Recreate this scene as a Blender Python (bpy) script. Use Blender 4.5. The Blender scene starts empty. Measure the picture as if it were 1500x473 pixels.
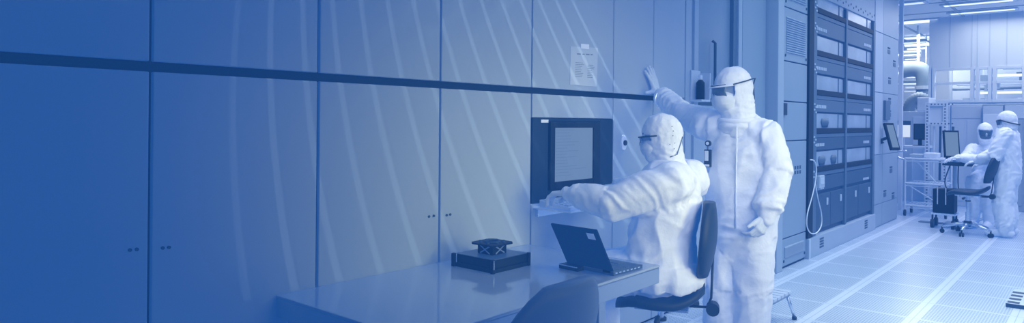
import bpy, bmesh, math, random
from mathutils import Vector, Matrix, Quaternion, noise
random.seed(7)
SC = bpy.context.scene
COL = SC.collection
PI = math.pi
R = math.radians

# ------------------------------------------------------------------ camera model (photo measured at 1500 x 473)
F = 1008.; CX = 750.; HY = 178.; ROLL = .0085; H = 1.45
TH = R(40.7)
FW = Vector((-math.sin(TH), math.cos(TH), 0)); RT = Vector((math.cos(TH), math.sin(TH), 0))
def ray(px, py):
    u = (px - CX) / F; v = (HY - py) / F
    c, s = math.cos(ROLL), math.sin(ROLL)
    a = u * c - v * s; b = v * c + u * s
    return Vector((FW.x + a * RT.x, FW.y + a * RT.y, b))
def _p(d, t): return Vector((t * d.x, t * d.y, H + t * d.z))
def atX(px, py, X): d = ray(px, py); return _p(d, X / d.x)
def atY(px, py, Y): d = ray(px, py); return _p(d, Y / d.y)
def atZ(px, py, Z): d = ray(px, py); return _p(d, (Z - H) / d.z)
def atD(px, py, D): return _p(ray(px, py), D)

cam = bpy.data.cameras.new('camera'); co = bpy.data.objects.new('camera', cam); COL.objects.link(co)
cam.sensor_width = 36; cam.lens = F / 1500 * 36
cam.shift_y = (HY - 236.5) / 1500
cam.clip_start = .05; cam.clip_end = 200
upv = Vector((0, 0, 1))
c_, s_ = math.cos(ROLL), math.sin(ROLL)
# image x axis and y axis after the slight clockwise roll of the horizon
ix = RT * c_ - upv * (-s_) * 1.0
ix = (RT * c_ + upv * s_).normalized(); iy = (upv * c_ - RT * s_).normalized()
co.matrix_world = Matrix(((ix.x, iy.x, -FW.x, 0), (ix.y, iy.y, -FW.y, 0), (ix.z, iy.z, -FW.z, H), (0, 0, 0, 1)))
SC.camera = co

# ------------------------------------------------------------------ materials: a blue duotone
HAZE_GLOW = (.0076, .049, .186)  # emission on every material stands in for a blue haze over all
def tint(v, k=.86): return (v * k, (v ** .82) * k, (v ** .68) * k, 1)
def M(name, v, rough=.5, metal=0., glow=1., bump=None, coat=0., var=0., vs=3., spec=.5):
    m = bpy.data.materials.new(name); m.use_nodes = True
    nt = m.node_tree; b = nt.nodes['Principled BSDF']
    b.inputs['Base Color'].default_value = tint(v) if not isinstance(v, tuple) else v + (1,)
    b.inputs['Roughness'].default_value = rough; b.inputs['Metallic'].default_value = metal
    b.inputs['Specular IOR Level'].default_value = spec
    b.inputs['Coat Weight'].default_value = coat
    b.inputs['Emission Color'].default_value = HAZE_GLOW + (1,)
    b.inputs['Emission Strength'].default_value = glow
    if var or bump:
        tc = nt.nodes.new('ShaderNodeTexCoord')
    if var:
        n = nt.nodes.new('ShaderNodeTexNoise'); n.inputs['Scale'].default_value = vs; n.inputs['Detail'].default_value = 5
        r = nt.nodes.new('ShaderNodeMapRange'); r.inputs[3].default_value = 1 - var; r.inputs[4].default_value = 1 + var
        mx = nt.nodes.new('ShaderNodeVectorMath'); mx.operation = 'SCALE'; mx.inputs[0].default_value = b.inputs['Base Color'].default_value[:3]
        nt.links.new(tc.outputs['Object'], n.inputs['Vector']); nt.links.new(n.outputs['Fac'], r.inputs[0])
        nt.links.new(r.outputs[0], mx.inputs['Scale']); nt.links.new(mx.outputs[0], b.inputs['Base Color'])
    if bump:
        n = nt.nodes.new('ShaderNodeTexNoise'); n.inputs['Scale'].default_value = bump[0]; n.inputs['Detail'].default_value = 4
        bp = nt.nodes.new('ShaderNodeBump'); bp.inputs['Strength'].default_value = bump[1]; bp.inputs['Distance'].default_value = bump[2]
        mp = nt.nodes.new('ShaderNodeMapping'); mp.inputs['Scale'].default_value = bump[3] if len(bump) > 3 else (1, 1, 1)
        nt.links.new(tc.outputs['Object'], mp.inputs['Vector']); nt.links.new(mp.outputs[0], n.inputs['Vector'])
        nt.links.new(n.outputs['Fac'], bp.inputs['Height']); nt.links.new(bp.outputs[0], b.inputs['Normal'])
    return m
def glowing(name, col, s, base=(.5, .6, .8)):
    m = bpy.data.materials.new(name); m.use_nodes = True; b = m.node_tree.nodes['Principled BSDF']
    b.inputs['Base Color'].default_value = base + (1,); b.inputs['Specular IOR Level'].default_value = .15; b.inputs['Roughness'].default_value = .5; b.inputs['Emission Color'].default_value = col + (1,)
    b.inputs['Emission Strength'].default_value = s
    return m
m_panel = M('painted wall panel', .43, .42, var=.05, vs=1.2, spec=.35)
m_gap = M('dark panel gap', .012, .7, glow=.88, spec=.1)
m_suit = M('white cleanroom fabric', .92, .85, bump=(55, .35, .006), var=.03, vs=9, spec=.15)
m_hood = M('white hood fabric', .86, .85, bump=(45, .35, .008), spec=.15)
m_mask = M('pale face mask', .74, .85, bump=(50, .3, .006), spec=.1)
m_glove = M('pale nitrile glove', .70, .6, bump=(80, .3, .004), spec=.2)
m_skin = M('skin', .35, .6)
m_dark = M('dark plastic', .02, .5, glow=.85, spec=.25)
m_dark2 = M('dark blue vinyl', .018, .5, glow=.95, spec=.25)
m_black = M('dark casing', .014, .55, glow=.75, spec=.12)
m_screenpanel = M('dark console panel', .02, .5, glow=.88, spec=.1)
m_lens = M('tinted lens', .08, .15, glow=1.)
m_desk = M('polished steel worktop', .50, .11, metal=.3, glow=.75)
m_apron = M('brushed steel apron', .5, .28, metal=.8, glow=.7)
m_steel = M('bright steel', .75, .25, metal=.85)
m_white = M('white enamel', .85, .4)
m_paper = M('paper', .6, .8, spec=.1)
m_paperw = M('white paper', .95, .8, glow=1.1, spec=.1)
m_ink = M('faded ink', .2, .8, spec=.1)
m_screen = glowing('dim display', (.13, .225, .42), 1., (.02, .03, .04))
m_cab = M('cabinet enamel', .31, .45, var=.04, vs=2, spec=.35)
m_cab2 = M('pale cabinet enamel', .42, .45, var=.05, vs=2, spec=.35)
m_seam = M('dark seam', .06, .7, glow=.9, spec=.1)  # plain dark tone for seams, pins and slots
m_rack = M('dark rack face', .055, .5, glow=1.0, spec=.2)
m_rack2 = M('mid rack face', .10, .5, glow=1.0, spec=.2)
m_rwin = M('rack window', .33, .25, var=.35, vs=2.6, spec=.4)
m_label = M('label strip', .5, .6)
m_frame = M('pale frame', .62, .4)
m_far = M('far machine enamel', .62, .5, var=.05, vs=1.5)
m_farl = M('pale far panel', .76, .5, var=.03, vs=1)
m_fard = M('darker far panel', .34, .6, var=.1, vs=3)  # darker base tone than the other far panels
m_ceil = M('ceiling panel', .9, .8, spec=.1)
m_duct = M('galvanised duct', .24, .45)
m_glassdoor = M('dark door glass', .24, .3, spec=.5)
m_lamp = glowing('lamp diffuser', (.75, .85, 1.), 1.1)
m_lamp2 = glowing('soft lamp diffuser', (.62, .74, .98), .9)
m_cable = M('white cable', .85, .5)

# floor: perforated raised tiles with solid borders
def floor_mat():
    m = bpy.data.materials.new('perforated raised floor tiles'); m.use_nodes = True
    nt = m.node_tree; N = nt.nodes; L = nt.links; b = N['Principled BSDF']
    tc = N.new('ShaderNodeTexCoord'); sp = N.new('ShaderNodeSeparateXYZ'); L.new(tc.outputs['Object'], sp.inputs[0])
    def mt(op, a, bb=None, cc=None):
        n = N.new('ShaderNodeMath'); n.operation = op
        for i, q in enumerate((a, bb, cc)):
            if q is None: continue
            if isinstance(q, (int, float)): n.inputs[i].default_value = q
            else: L.new(q, n.inputs[i])
        return n.outputs[0]
    T = .585
    tx = mt('FRACT', mt('DIVIDE', mt('ADD', sp.outputs[0], 1.66 + T * 20), T))
    ty = mt('FRACT', mt('DIVIDE', mt('ADD', sp.outputs[1], -7.06 + T * 40), T))
    ex = mt('MULTIPLY', mt('MINIMUM', tx, mt('SUBTRACT', 1., tx)), T)
    ey = mt('MULTIPLY', mt('MINIMUM', ty, mt('SUBTRACT', 1., ty)), T)
    inx = mt('GREATER_THAN', ex, .045); iny = mt('GREATER_THAN', ey, .016)
    inside = mt('MULTIPLY', inx, iny)
    P = .0195
    hx = mt('SUBTRACT', mt('FRACT', mt('DIVIDE', sp.outputs[0], P)), .5)
    hy = mt('SUBTRACT', mt('FRACT', mt('DIVIDE', sp.outputs[1], P * 1.6)), .5)
    d = mt('SQRT', mt('ADD', mt('MULTIPLY', hx, hx), mt('MULTIPLY', hy, hy)))
    hole = mt('MULTIPLY', mt('LESS_THAN', d, .36), inside)
    grate = mt('MULTIPLY', inside, 1.)
    mix = N.new('ShaderNodeMix'); mix.data_type = 'RGBA'
    mix.inputs[6].default_value = tint(.74); mix.inputs[7].default_value = tint(.62)
    L.new(grate, mix.inputs[0])
    mix2 = N.new('ShaderNodeMix'); mix2.data_type = 'RGBA'; mix2.inputs[7].default_value = tint(.28)
    L.new(hole, mix2.inputs[0]); L.new(mix.outputs[2], mix2.inputs[6])
    seam = mt('LESS_THAN', mt('MINIMUM', ex, ey), .003)
    mix3 = N.new('ShaderNodeMix'); mix3.data_type = 'RGBA'; mix3.inputs[7].default_value = tint(.45)
    L.new(seam, mix3.inputs[0]); L.new(mix2.outputs[2], mix3.inputs[6])
    nz = N.new('ShaderNodeTexNoise'); nz.inputs['Scale'].default_value = .9; L.new(tc.outputs['Object'], nz.inputs['Vector'])
    mr = N.new('ShaderNodeMapRange'); mr.inputs[3].default_value = .86; mr.inputs[4].default_value = 1.12; L.new(nz.outputs[0], mr.inputs[0])
    sc = N.new('ShaderNodeVectorMath'); sc.operation = 'SCALE'; L.new(mix3.outputs[2], sc.inputs[0]); L.new(mr.outputs[0], sc.inputs['Scale'])
    L.new(sc.outputs[0], b.inputs['Base Color'])
    b.inputs['Roughness'].default_value = .3
    b.inputs['Emission Color'].default_value = HAZE_GLOW + (1,); b.inputs['Emission Strength'].default_value = 1
    return m
m_floor = floor_mat()

# ------------------------------------------------------------------ mesh helpers
class MB:
    def __init__(s): s.v = []; s.f = []
    def add(s, vs, fs):
        o = len(s.v); s.v += [Vector(q) for q in vs]; s.f += [tuple(i + o for i in f) for f in fs]; return s
    def box(s, x0, x1, y0, y1, z0, z1):
        return s.add([(x0,y0,z0),(x1,y0,z0),(x1,y1,z0),(x0,y1,z0),(x0,y0,z1),(x1,y0,z1),(x1,y1,z1),(x0,y1,z1)],
                     [(0,3,2,1),(4,5,6,7),(0,1,5,4),(1,2,6,5),(2,3,7,6),(3,0,4,7)])
    def obox(s, c, ax, ay, az, hx, hy, hz):
        c = Vector(c); P = []
        for k in (-1, 1):
            for i, j in ((-1,-1),(1,-1),(1,1),(-1,1)):
                P.append(c + ax * hx * i + ay * hy * j + az * hz * k)
        return s.add(P, [(0,3,2,1),(4,5,6,7),(0,1,5,4),(1,2,6,5),(2,3,7,6),(3,0,4,7)])
    def tube(s, pts, r, n=12, caps=True, dome=False, flat=None):
        pts = [Vector(p) for p in pts]
        rs = list(r) if isinstance(r, (list, tuple)) else [r] * len(pts)
        if dome:
            d0 = (pts[0] - pts[1]).normalized(); d1 = (pts[-1] - pts[-2]).normalized()
            A = []; B = []
            for a in (85, 60, 30): A.append((pts[0] + d0 * rs[0] * math.sin(R(a)), rs[0] * math.cos(R(a))))
            for a in (30, 60, 85): B.append((pts[-1] + d1 * rs[-1] * math.sin(R(a)), rs[-1] * math.cos(R(a))))
            pts = [a for a, _ in A] + pts + [b for b, _ in B]; rs = [a for _, a in A] + rs + [b for _, b in B]
        tang = []
        for i in range(len(pts)):
            a = pts[max(0, i-1)]; b = pts[min(len(pts)-1, i+1)]
            t = (b - a); tang.append(t.normalized() if t.length > 1e-9 else Vector((0,0,1)))
        ref = Vector((0,0,1)) if abs(tang[0].z) < .9 else Vector((1,0,0))
        if flat is not None: ref = flat[0]
        nrm = (ref - tang[0] * ref.dot(tang[0])).normalized()
        V = []; 
        for i, p in enumerate(pts):
            nrm = (nrm - tang[i] * nrm.dot(tang[i])).normalized(); bi = tang[i].cross(nrm)
            for k in range(n):
                a = 2 * PI * k / n; kk = 1 if flat is None else flat[1]
                V.append(p + nrm * math.cos(a) * rs[i] * kk + bi * math.sin(a) * rs[i])
        Fc = []
        for i in range(len(pts) - 1):
            for k in range(n):
                k2 = (k + 1) % n
                Fc.append((i*n+k, i*n+k2, (i+1)*n+k2, (i+1)*n+k))
        if caps:
            Fc.append(tuple(reversed(range(n)))); Fc.append(tuple(range((len(pts)-1)*n, len(pts)*n)))
        return s.add(V, Fc)
    def cyl(s, p0, p1, r, n=20): return s.tube([p0, p1], r, n)
    def rings(s, rs, n=28, power=2.):
        """rs: list of (centre, axis_a, axis_b) closed super-ellipse rings"""
        V = []
        for c, a, b in rs:
            for k in range(n):
                t = 2 * PI * k / n; ct, st = math.cos(t), math.sin(t)
                x = math.copysign(abs(ct) ** (2 / power), ct); y = math.copysign(abs(st) ** (2 / power), st)
                V.append(Vector(c) + Vector(a) * x + Vector(b) * y)
        Fc = []
        for i in range(len(rs) - 1):
            for k in range(n):
                k2 = (k + 1) % n; Fc.append((i*n+k, i*n+k2, (i+1)*n+k2, (i+1)*n+k))
        Fc.append(tuple(reversed(range(n)))); Fc.append(tuple(range((len(rs)-1)*n, len(rs)*n)))
        return s.add(V, Fc)
    def ball(s, c, a, b, d, n=20, m=12):
        """ellipsoid with three axis vectors"""
        rs = []
        for i in range(1, m):
            t = PI * i / m - PI / 2
            rs.append((Vector(c) + Vector(d) * math.sin(t), Vector(a) * math.cos(t), Vector(b) * math.cos(t)))
        return s.rings(rs, n)
    def prism(s, poly, axis, lo, hi):
        """poly: 2D points; axis 'x','y','z' is the extrusion axis"""
        def mk(q, h):
            return {'x': (h, q[0], q[1]), 'y': (q[0], h, q[1]), 'z': (q[0], q[1], h)}[axis]
        n = len(poly)
        return s.add([mk(q, lo) for q in poly] + [mk(q, hi) for q in poly],
                     [tuple(reversed(range(n))), tuple(range(n, 2*n))] + [(i, (i+1) % n, n+(i+1) % n, n+i) for i in range(n)])
    def build(s, name, mat, parent=None, bevel=0, smooth=False, label=None, seg=2, sub=0):
        me = bpy.data.meshes.new(name)
        if parent is not None: o0 = Vector(parent['_o'])
        else:
            xs = [q.x for q in s.v]; ys = [q.y for q in s.v]; zs = [q.z for q in s.v]
            o0 = Vector(((min(xs)+max(xs))/2, (min(ys)+max(ys))/2, min(zs)))
        me.from_pydata([tuple(q - o0) for q in s.v], [], s.f)
        bm = bmesh.new(); bm.from_mesh(me); bmesh.ops.recalc_face_normals(bm, faces=bm.faces); bm.to_mesh(me); bm.free()
        me.materials.append(mat)
        o = bpy.data.objects.new(name, me); COL.objects.link(o)
        o['_o'] = tuple(o0)
        if parent is not None: o.parent = parent
        else: o.location = o0
        if smooth:
            for p in me.polygons: p.use_smooth = True
        if bevel:
            b = o.modifiers.new('bevel', 'BEVEL'); b.width = bevel; b.segments = seg; b.limit_method = 'ANGLE'; b.angle_limit = R(40)
        if sub:
            b = o.modifiers.new('sub', 'SUBSURF'); b.levels = sub; b.render_levels = sub
        if label: o['label'] = label
        return o
def tag(o, label, cat, group=None, kind=None):
    o['label'] = label; o['category'] = cat
    if group: o['group'] = group
    if kind: o['kind'] = kind
    return o
def thing(name, loc, label, cat, group=None):
    o = bpy.data.objects.new(name, None); COL.objects.link(o); o.location = loc; o['_o'] = tuple(loc)
    o.empty_display_size = .1
    return tag(o, label, cat, group)
def struct(o): o['kind'] = 'structure'; return o
def dup(root, loc, rz, label):
    r = root.copy(); COL.objects.link(r); r.location = loc; r.rotation_euler = (0, 0, rz); r['label'] = label
    for ch in list(root.children):
        c = ch.copy(); COL.objects.link(c); c.parent = r
        for g in ch.children:
            d = g.copy(); COL.objects.link(d); d.parent = c
    return r
def box(name, m, p, x0, x1, y0, y1, z0, z1, bevel=0, **k): return MB().box(x0,x1,y0,y1,z0,z1).build(name, m, p, bevel, **k)

# ------------------------------------------------------------------ room shell
XW = -2.5
CEIL = 3.6
fl = struct(box('floor', m_floor, None, -7, 6, -1.5, 30, -.06, 0))
fl.location = (0, 0, -.06)
# the tile pattern is laid out in world units: put the mesh origin at the world origin
for v in fl.data.vertices: v.co += Vector((-.5, 14.25, -.06)) - Vector((0, 0, -.06)) + Vector((0, 0, -.06))
fl.location = (0, 0, 0)
cl = struct(box('ceiling', m_ceil, None, -7, 6, -1.5, 30, CEIL, CEIL + .1))
struct(box('wall_far', m_farl, None, -7, 6, 29.9, 30, 0, CEIL))
struct(box('wall_right', m_cab2, None, 5.9, 6, -1.5, 30, 0, CEIL))
wl = struct(box('wall_left', m_gap, None, XW - .12, XW - .02, -1.5, 4.992, 0, CEIL))
seams = [-1.5, -.35, .33, .99, 1.66, 2.36, 3.08, 3.95, 4.49, 4.99]
G = .006
def zb(lo, hi): return lo, hi
for i in range(len(seams) - 1):
    y0, y1 = seams[i] + G, seams[i+1] - G
    if y1 > 4.4: y0 = seams[i] + .003
    box('panel', m_panel, wl, XW - .02, XW, y0, y1, 1.648, CEIL, .004)
    if abs(seams[i] - 3.08) < .01:
        box('panel', m_panel, wl, XW - .02, XW, y0, y1, 1.475, 1.612, .004)
        box('panel', m_panel, wl, XW - .02, XW, y0, y1, .02, .975, .004)
    else:
        box('panel', m_panel, wl, XW - .02, XW, y0, y1, .02, 1.612, .004)
# small latch pins beside the seams
for (px, py) in [(190, 366), (200, 365), (238, 363), (247, 362), (628, 317), (635, 316), (654, 315), (659, 314)]:
    p = atX(px, py, XW)
    MB().cyl(p, p + Vector((.006, 0, 0)), .006, 10).build('latch_pin', m_seam, wl)

# far part of the left wall: jambs, glazed door, plain panel, pale column
struct_w = struct(MB().box(XW - .05, XW, 5.0, 5.10, 0, CEIL).box(XW - .05, XW - .01, 5.10, 5.13, 0, CEIL).build('trim_1', m_panel, None, .003))
struct(box('trim_2', m_cab2, None, XW - .05, XW + .01, 5.13, 5.205, 0, CEIL, .003))
struct(box('wall_left_recess', m_gap, None, XW - .12, XW - .075, 4.995, 6.78, 0, CEIL))
d1 = struct(box('door_1', m_glassdoor, None, XW - .07, XW - .05, 5.215, 6.02, 0, CEIL))
box('door_frame', m_rack2, d1, XW - .06, XW - .015, 5.21, 5.235, 0, CEIL)
box('door_frame', m_rack2, d1, XW - .06, XW - .015, 5.95, 6.02, 0, CEIL)
box('door_frame', m_seam, d1, XW - .06, XW - .02, 5.235, 5.95, 1.60, 1.66)
box('door_lower_panel', m_panel, d1, XW - .05, XW - .025, 5.24, 5.95, .02, 1.60, .004)
MB().tube([(XW - .03, 5.55, 1.75), (XW - .005, 5.55, 1.77), (XW - .005, 5.55, 2.13), (XW - .03, 5.55, 2.15)], .012, 10).build('door_handle', m_seam, d1, smooth=True)
struct(box('trim_3', m_cab2, None, XW - .05, XW + .0, 6.03, 6.11, 0, CEIL, .003))
struct(MB().box(XW - .05, XW - .005, 6.13, 6.70, 0, CEIL).build('trim_4', m_cab, None, .003))
bx = tag(MB().box(0,.1,0,.1,0,.1).build('x', m_cab), 'x', 'x'); bpy.data.objects.remove(bx)

# wall mounted holder with dark bottle beside the door
p0 = atX(1019, 147, XW + .02)
h = thing('bottle_holder', (XW + .05, p0.y, p0.z), 'small clear wall holder with a dark bottle beside the glazed door', 'holder')
box('tray', m_frame, h, XW, XW + .10, p0.y - .06, p0.y + .10, p0.z - .01, p0.z + .005, .002)
box('side_plate', m_frame, h, XW, XW + .10, p0.y + .085, p0.y + .10, p0.z, p0.z + .22, .002)
box('back_plate', m_frame, h, XW + .001, XW + .012, p0.y - .06, p0.y + .10, p0.z, p0.z + .24, .002)
bt = thing('bottle', (XW + .06, p0.y, p0.z + .006), 'dark bottle standing in the small holder beside the glazed door', 'bottle')
MB().rings([((XW+.055, p0.y+.01, p0.z+.006), (.034,0,0), (0,.034,0)), ((XW+.055, p0.y+.01, p0.z+.14), (.034,0,0), (0,.034,0)), ((XW+.055, p0.y+.01, p0.z+.165), (.014,0,0), (0,.014,0))], 20).build('bottle_body', m_black, bt, smooth=True)
MB().cyl((XW+.055, p0.y+.01, p0.z+.165), (XW+.055, p0.y+.01, p0.z+.20), .015).build('cap', m_white, bt)

# ------------------------------------------------------------------ control screen in the wall
t = thing('control_console', (XW, 3.52, .98), 'dark wall console with a lit display above the keyboard shelf', 'control screen')
y0, y1, z0, z1 = 3.087, 3.944, .978, 1.472
box('backing', m_screenpanel, t, XW - .018, XW - .008, y0, y1, z0, z1, .002)
for a, b, c, d in ((y0, 3.235, z0, z1), (3.79, y1, z0, z1), (3.235, 3.79, 1.455, z1), (3.235, 3.79, z0, 1.04)):
    box('face_plate', m_screenpanel, t, XW - .008, XW + .002, a, b, c, d, .002)
fr = MB()
for a, b, c, d in ((3.245, 3.29, 1.045, 1.45), (3.70, 3.775, 1.045, 1.45), (3.29, 3.70, 1.415, 1.45), (3.29, 3.70, 1.045, 1.09)):
    fr.box(XW - .006, XW + .014, a, b, c, d)
fr.build('bezel', m_black, t, .003)
box('display', m_screen, t, XW - .007, XW + .004, 3.288, 3.702, 1.088, 1.417)
tk = MB()
for k in range(16):
    zz = 1.40 - k * .0185; w = random.uniform(.1, .36)
    if k in (2, 3): w = .15
    tk.box(XW + .004, XW + .0045, 3.31, 3.31 + w, zz, zz + .003)
tk.build('display_text', glowing('dim display text', (.10, .185, .37), 1., (.02, .03, .04)), t)
box('sticker', m_paperw, t, XW + .002, XW + .003, 3.165, 3.235, 1.445, 1.463)

# keyboard shelf, keyboard
sh = thing('keyboard_shelf', (XW + .12, 3.35, .93), 'thin pale fold-out shelf fixed to the wall under the console', 'shelf')
box('shelf_plate', m_white, sh, XW, XW + .27, 3.10, 3.70, .945, .955, .003)
box('wall_bracket', m_steel, sh, XW, XW + .02, 3.12, 3.68, .90, .945, .003)
kb = thing('keyboard', (XW + .14, 3.3, .956), 'white keyboard under the hand of the seated person, on the wall shelf', 'keyboard')
MB().prism([(XW + .03, .956), (XW + .25, .956), (XW + .25, .972), (XW + .03, 1.0)], 'y', 3.12, 3.55).build('keyboard_body', m_white, kb, .003)
k = MB()
for r_ in range(5):
    for c in range(14):
        x = XW + .05 + r_ * .037; zt = 1.0 - (x - XW - .03) / .22 * .028
        k.box(x, x + .03, 3.13 + c * .029, 3.13 + c * .029 + .025, zt - .004, zt + .004)
k.build('keys', m_paper, kb)

# round wall button, notice
p = atX(913, 209, XW)
t = thing('wall_button', p, 'round white wall plate with dark centre right of the console', 'button')
MB().rings([(p, (0,.034,0), (0,0,.052)), (p + Vector((.008,0,0)), (0,.034,0), (0,0,.052)), (p + Vector((.011,0,0)), (0,.030,0), (0,0,.047))], 28).build('plate', m_paperw, t)
MB().cyl(p + Vector((.011,0,.0)), p + Vector((.022,0,0)), .018, 20).build('push_button', m_dark, t)
t = thing('paper_notice', (XW, 3.6, 1.69), 'taped paper notice with two columns of faint print on upper wall panel', 'notice')
cs = [atX(*q, XW + .003) for q in [(835, 124), (874, 127), (876, 70), (836, 68)]]
mb = MB(); mb.add(cs + [c - Vector((.002, 0, 0)) for c in cs], [(0,1,2,3),(7,6,5,4),(0,4,5,1),(1,5,6,2),(2,6,7,3),(3,7,4,0)]); mb.build('sheet', m_paper, t)
def on(u, v): # sheet coordinates
    b = cs[0].lerp(cs[1], u); tt = cs[3].lerp(cs[2], u); return b.lerp(tt, v)
ink = MB()
def stroke(u0, u1, v, hgt=.012):
    a, b, c, d = on(u0, v), on(u1, v), on(u1, v + hgt), on(u0, v + hgt); e = Vector((.0012, 0, 0))
    ink.add([a+e, b+e, c+e, d+e], [(0,1,2,3)])
for u0, u1 in ((.22,.36),(.42,.5),(.54,.68),(.72,.8)): stroke(u0, u1, .80, .028)
for k in range(9):
    stroke(.17, .17 + random.uniform(.2, .32), .58 - k * .045)
    if k > 0: stroke(.62, .62 + random.uniform(.15, .27), .58 - k * .045)
ink.build('print', m_ink, t)
q = [atX(*a, XW + .006) for a in [(851, 71), (863, 72), (863, 65), (851, 64)]]
MB().add(q, [(0,1,2,3)]).build('tape', m_paperw, t)

# ------------------------------------------------------------------ worktop
DX0, DX1, DY0, DY1, DZ = XW + .004, -1.655, 1.47, 3.05, .75
t = thing('steel_workbench', ((DX0+DX1)/2, (DY0+DY1)/2, 0), 'polished steel workbench along the wall carrying the laptop', 'workbench')
box('worktop', m_desk, t, DX0, DX1, DY0, DY1, DZ - .012, DZ, .003)
ap = MB().box(DX1 - .02, DX1 - .001, DY0, DY1, DZ - .09, DZ - .012).box(DX0, DX1 - .02, DY1 - .02, DY1 - .001, DZ - .09, DZ - .012).box(DX0, DX1 - .02, DY0 + .001, DY0 + .02, DZ - .09, DZ - .012)
ap.build('apron', m_apron, t, .004)
for (x, y) in ((DX0 + .06, DY0 + .06), (DX0 + .06, DY1 - .28), (DX1 - .06, DY0 + .06), (DX1 - .10, DY1 - .40)):
    l = MB().box(x - .028, x + .028, y - .028, y + .028, .03, DZ - .06).build('leg', m_apron, t, .004)
    MB().cyl((x, y, 0), (x, y, .03), .022).build('levelling_foot', m_dark, l)
MB().tube([(DX0+.06, DY0+.06, .2), (DX0+.06, DY1-.28, .2)], .018).build('stretcher', m_apron, t)

# ------------------------------------------------------------------ black instrument with raised stage
def rot2(v, a): return Vector((v.x*math.cos(a) - v.y*math.sin(a), v.x*math.sin(a) + v.y*math.cos(a), v.z))
dc = Vector((-2.245, 2.47, DZ)); da = R(0)
t = thing('stage_instrument', dc, 'square black instrument with a small raised stage on the steel bench', 'instrument')
def lb(name, m, x0, x1, y0, y1, z0, z1, bev=.003, par=t, c=dc): return box(name, m, par, c.x+x0, c.x+x1, c.y+y0, c.y+y1, c.z+z0, c.z+z1, bev)
hw = .128
lb('base_plate', m_black, -hw, hw, -hw, hw, .0, .018)
lb('housing', m_black, -hw+.006, hw-.006, -hw+.006, hw-.006, .018, .060, .005)
lb('top_cover', M('satin black cover', .09, .4, glow=.9), -hw+.004, hw-.004, -hw+.004, hw-.004, .060, .063, .002)
for sx in (-1, 1):
    for sy in (-1, 1):
        lb('corner_bracket', m_black, sx*hw-.012, sx*hw+.006, sy*hw-.012, sy*hw+.006, .0, .064, .003)
lb('corner_tab', m_steel, hw+.001, hw+.008, -hw-.008, -hw-.003, .02, .062, .001)
fb = MB(); fb.box(dc.x-.05, dc.x+.05, dc.y-.05, dc.y+.05, dc.z+.063, dc.z+.108); fb.build('stage_block', m_black, t, .003)
for f_ in range(2):
    zz = MB()   # bright bracing in an X on the two visible faces of the block
    for (a, b) in (((-.03,.068),(.0,.085)), ((.0,.085),(.03,.068)), ((-.03,.103),(.0,.086)), ((.0,.086),(.03,.103))):
        pa = Vector((a[0], -.0515, a[1])); pb = Vector((b[0], -.0515, b[1]))
        if f_: pa = Vector((.0515, a[0], a[1])); pb = Vector((.0515, b[0], b[1]))
        zz.tube([dc + pa, dc + pb], .003, 6)
    zz.build('cross_brace', m_cab2, t)
st = MB(); st.prism([(dc.x + q[0], dc.y + q[1]) for q in ((-.08,-.06),(-.06,-.08),(.06,-.08),(.08,-.06),(.08,.06),(.06,.08),(-.06,.08),(-.08,.06))], 'z', dc.z+.108, dc.z+.116)
st.build('stage_plate', m_black, t, .002)
for a in range(8): MB().cyl(dc + Vector((.06*math.cos(a*PI/4+.39), .06*math.sin(a*PI/4+.39), .116)), dc + Vector((.06*math.cos(a*PI/4+.39), .06*math.sin(a*PI/4+.39), .121)), .008, 10).build('stage_screw', m_seam, t)
MB().tube([dc + Vector((.035*math.cos(a*PI/8), .035*math.sin(a*PI/8), .119)) for a in range(17)], .005, 8).build('stage_ring', m_seam, t, smooth=True)

# ------------------------------------------------------------------ laptop
hA = atZ(832, 386, DZ + .018); hB = atZ(899, 399, DZ + .018)
ax = (hB - hA); LW = ax.length; ax.normalize()
back = Vector((-ax.y, ax.x, 0))
if back.y < 0: back = -back       # keyboard side points away from the camera, +Y
up = Vector((0,0,1))
t = thing('laptop', (hA + hB) / 2 - Vector((0,0,.018)), 'open dark laptop seen from behind its lid on the steel bench', 'laptop')
LD = .235
mid = (hA + hB) / 2
MB().obox(mid + back * (LD/2) + up * (-.007), ax, back, up, LW/2, LD/2, .009).build('laptop_base', M('laptop deck', .06, .45), t, .003)
kk = MB()
for r_ in range(6):
    for c in range(14):
        kk.obox(mid + back * (.03 + r_ * .019) + ax * ((c - 6.5) * LW / 15.5) + up * .0035, ax, back, up, LW/36, .0078, .0018)
kk.build('keyboard_keys', m_rack2, t)
MB().obox(mid + back * .19 + up * .003, ax, back, up, .045, .028, .001).build('touchpad', m_rack2, t)
pr = MB()
for s in range(7): pr.obox(mid + ax * (LW/2 + .0005) + back * (.02 + s * .03) + up * (-.006), ax, back, up, .001, .008, .003)
pr.build('side_ports', m_steel, t)
tl = atD(807, 322, (mid - Vector((0,0,0))).dot(FW) - .10)
LH = .238; tiltv = (up * math.cos(R(32)) - back * math.sin(R(32))).normalized(); nrm = ax.cross(tiltv)
m_lid = M('matt dark lid', .008, .95, glow=1.1, spec=.02)
lid = MB().obox(mid + tiltv * (LH/2 + .004) + up*.002, ax, tiltv, nrm, LW/2, LH/2, .005).build('lid', m_lid, t, .004)
sgn = 1 if nrm.dot(back) < 0 else -1
MB().obox(mid + tiltv * (LH/2 + .004) + up*.002 - nrm * sgn * .0055, ax, tiltv, nrm, LW/2-.012, LH/2-.014, .0006).build('display', m_screen, lid)
MB().obox(mid + tiltv * (LH - .035) + ax * (LW/2 - .045) + up*.002 + nrm * sgn * .0056, ax, tiltv, nrm, .021, .017, .0005).build('sticker', m_paperw, lid)
hg = MB()
for s in (-1, 1): hg.cyl(mid + ax * (s * LW * .36) - ax*.02, mid + ax * (s * LW * .36) + ax*.02, .007, 10)
hg.build('hinge', m_black, t)
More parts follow.
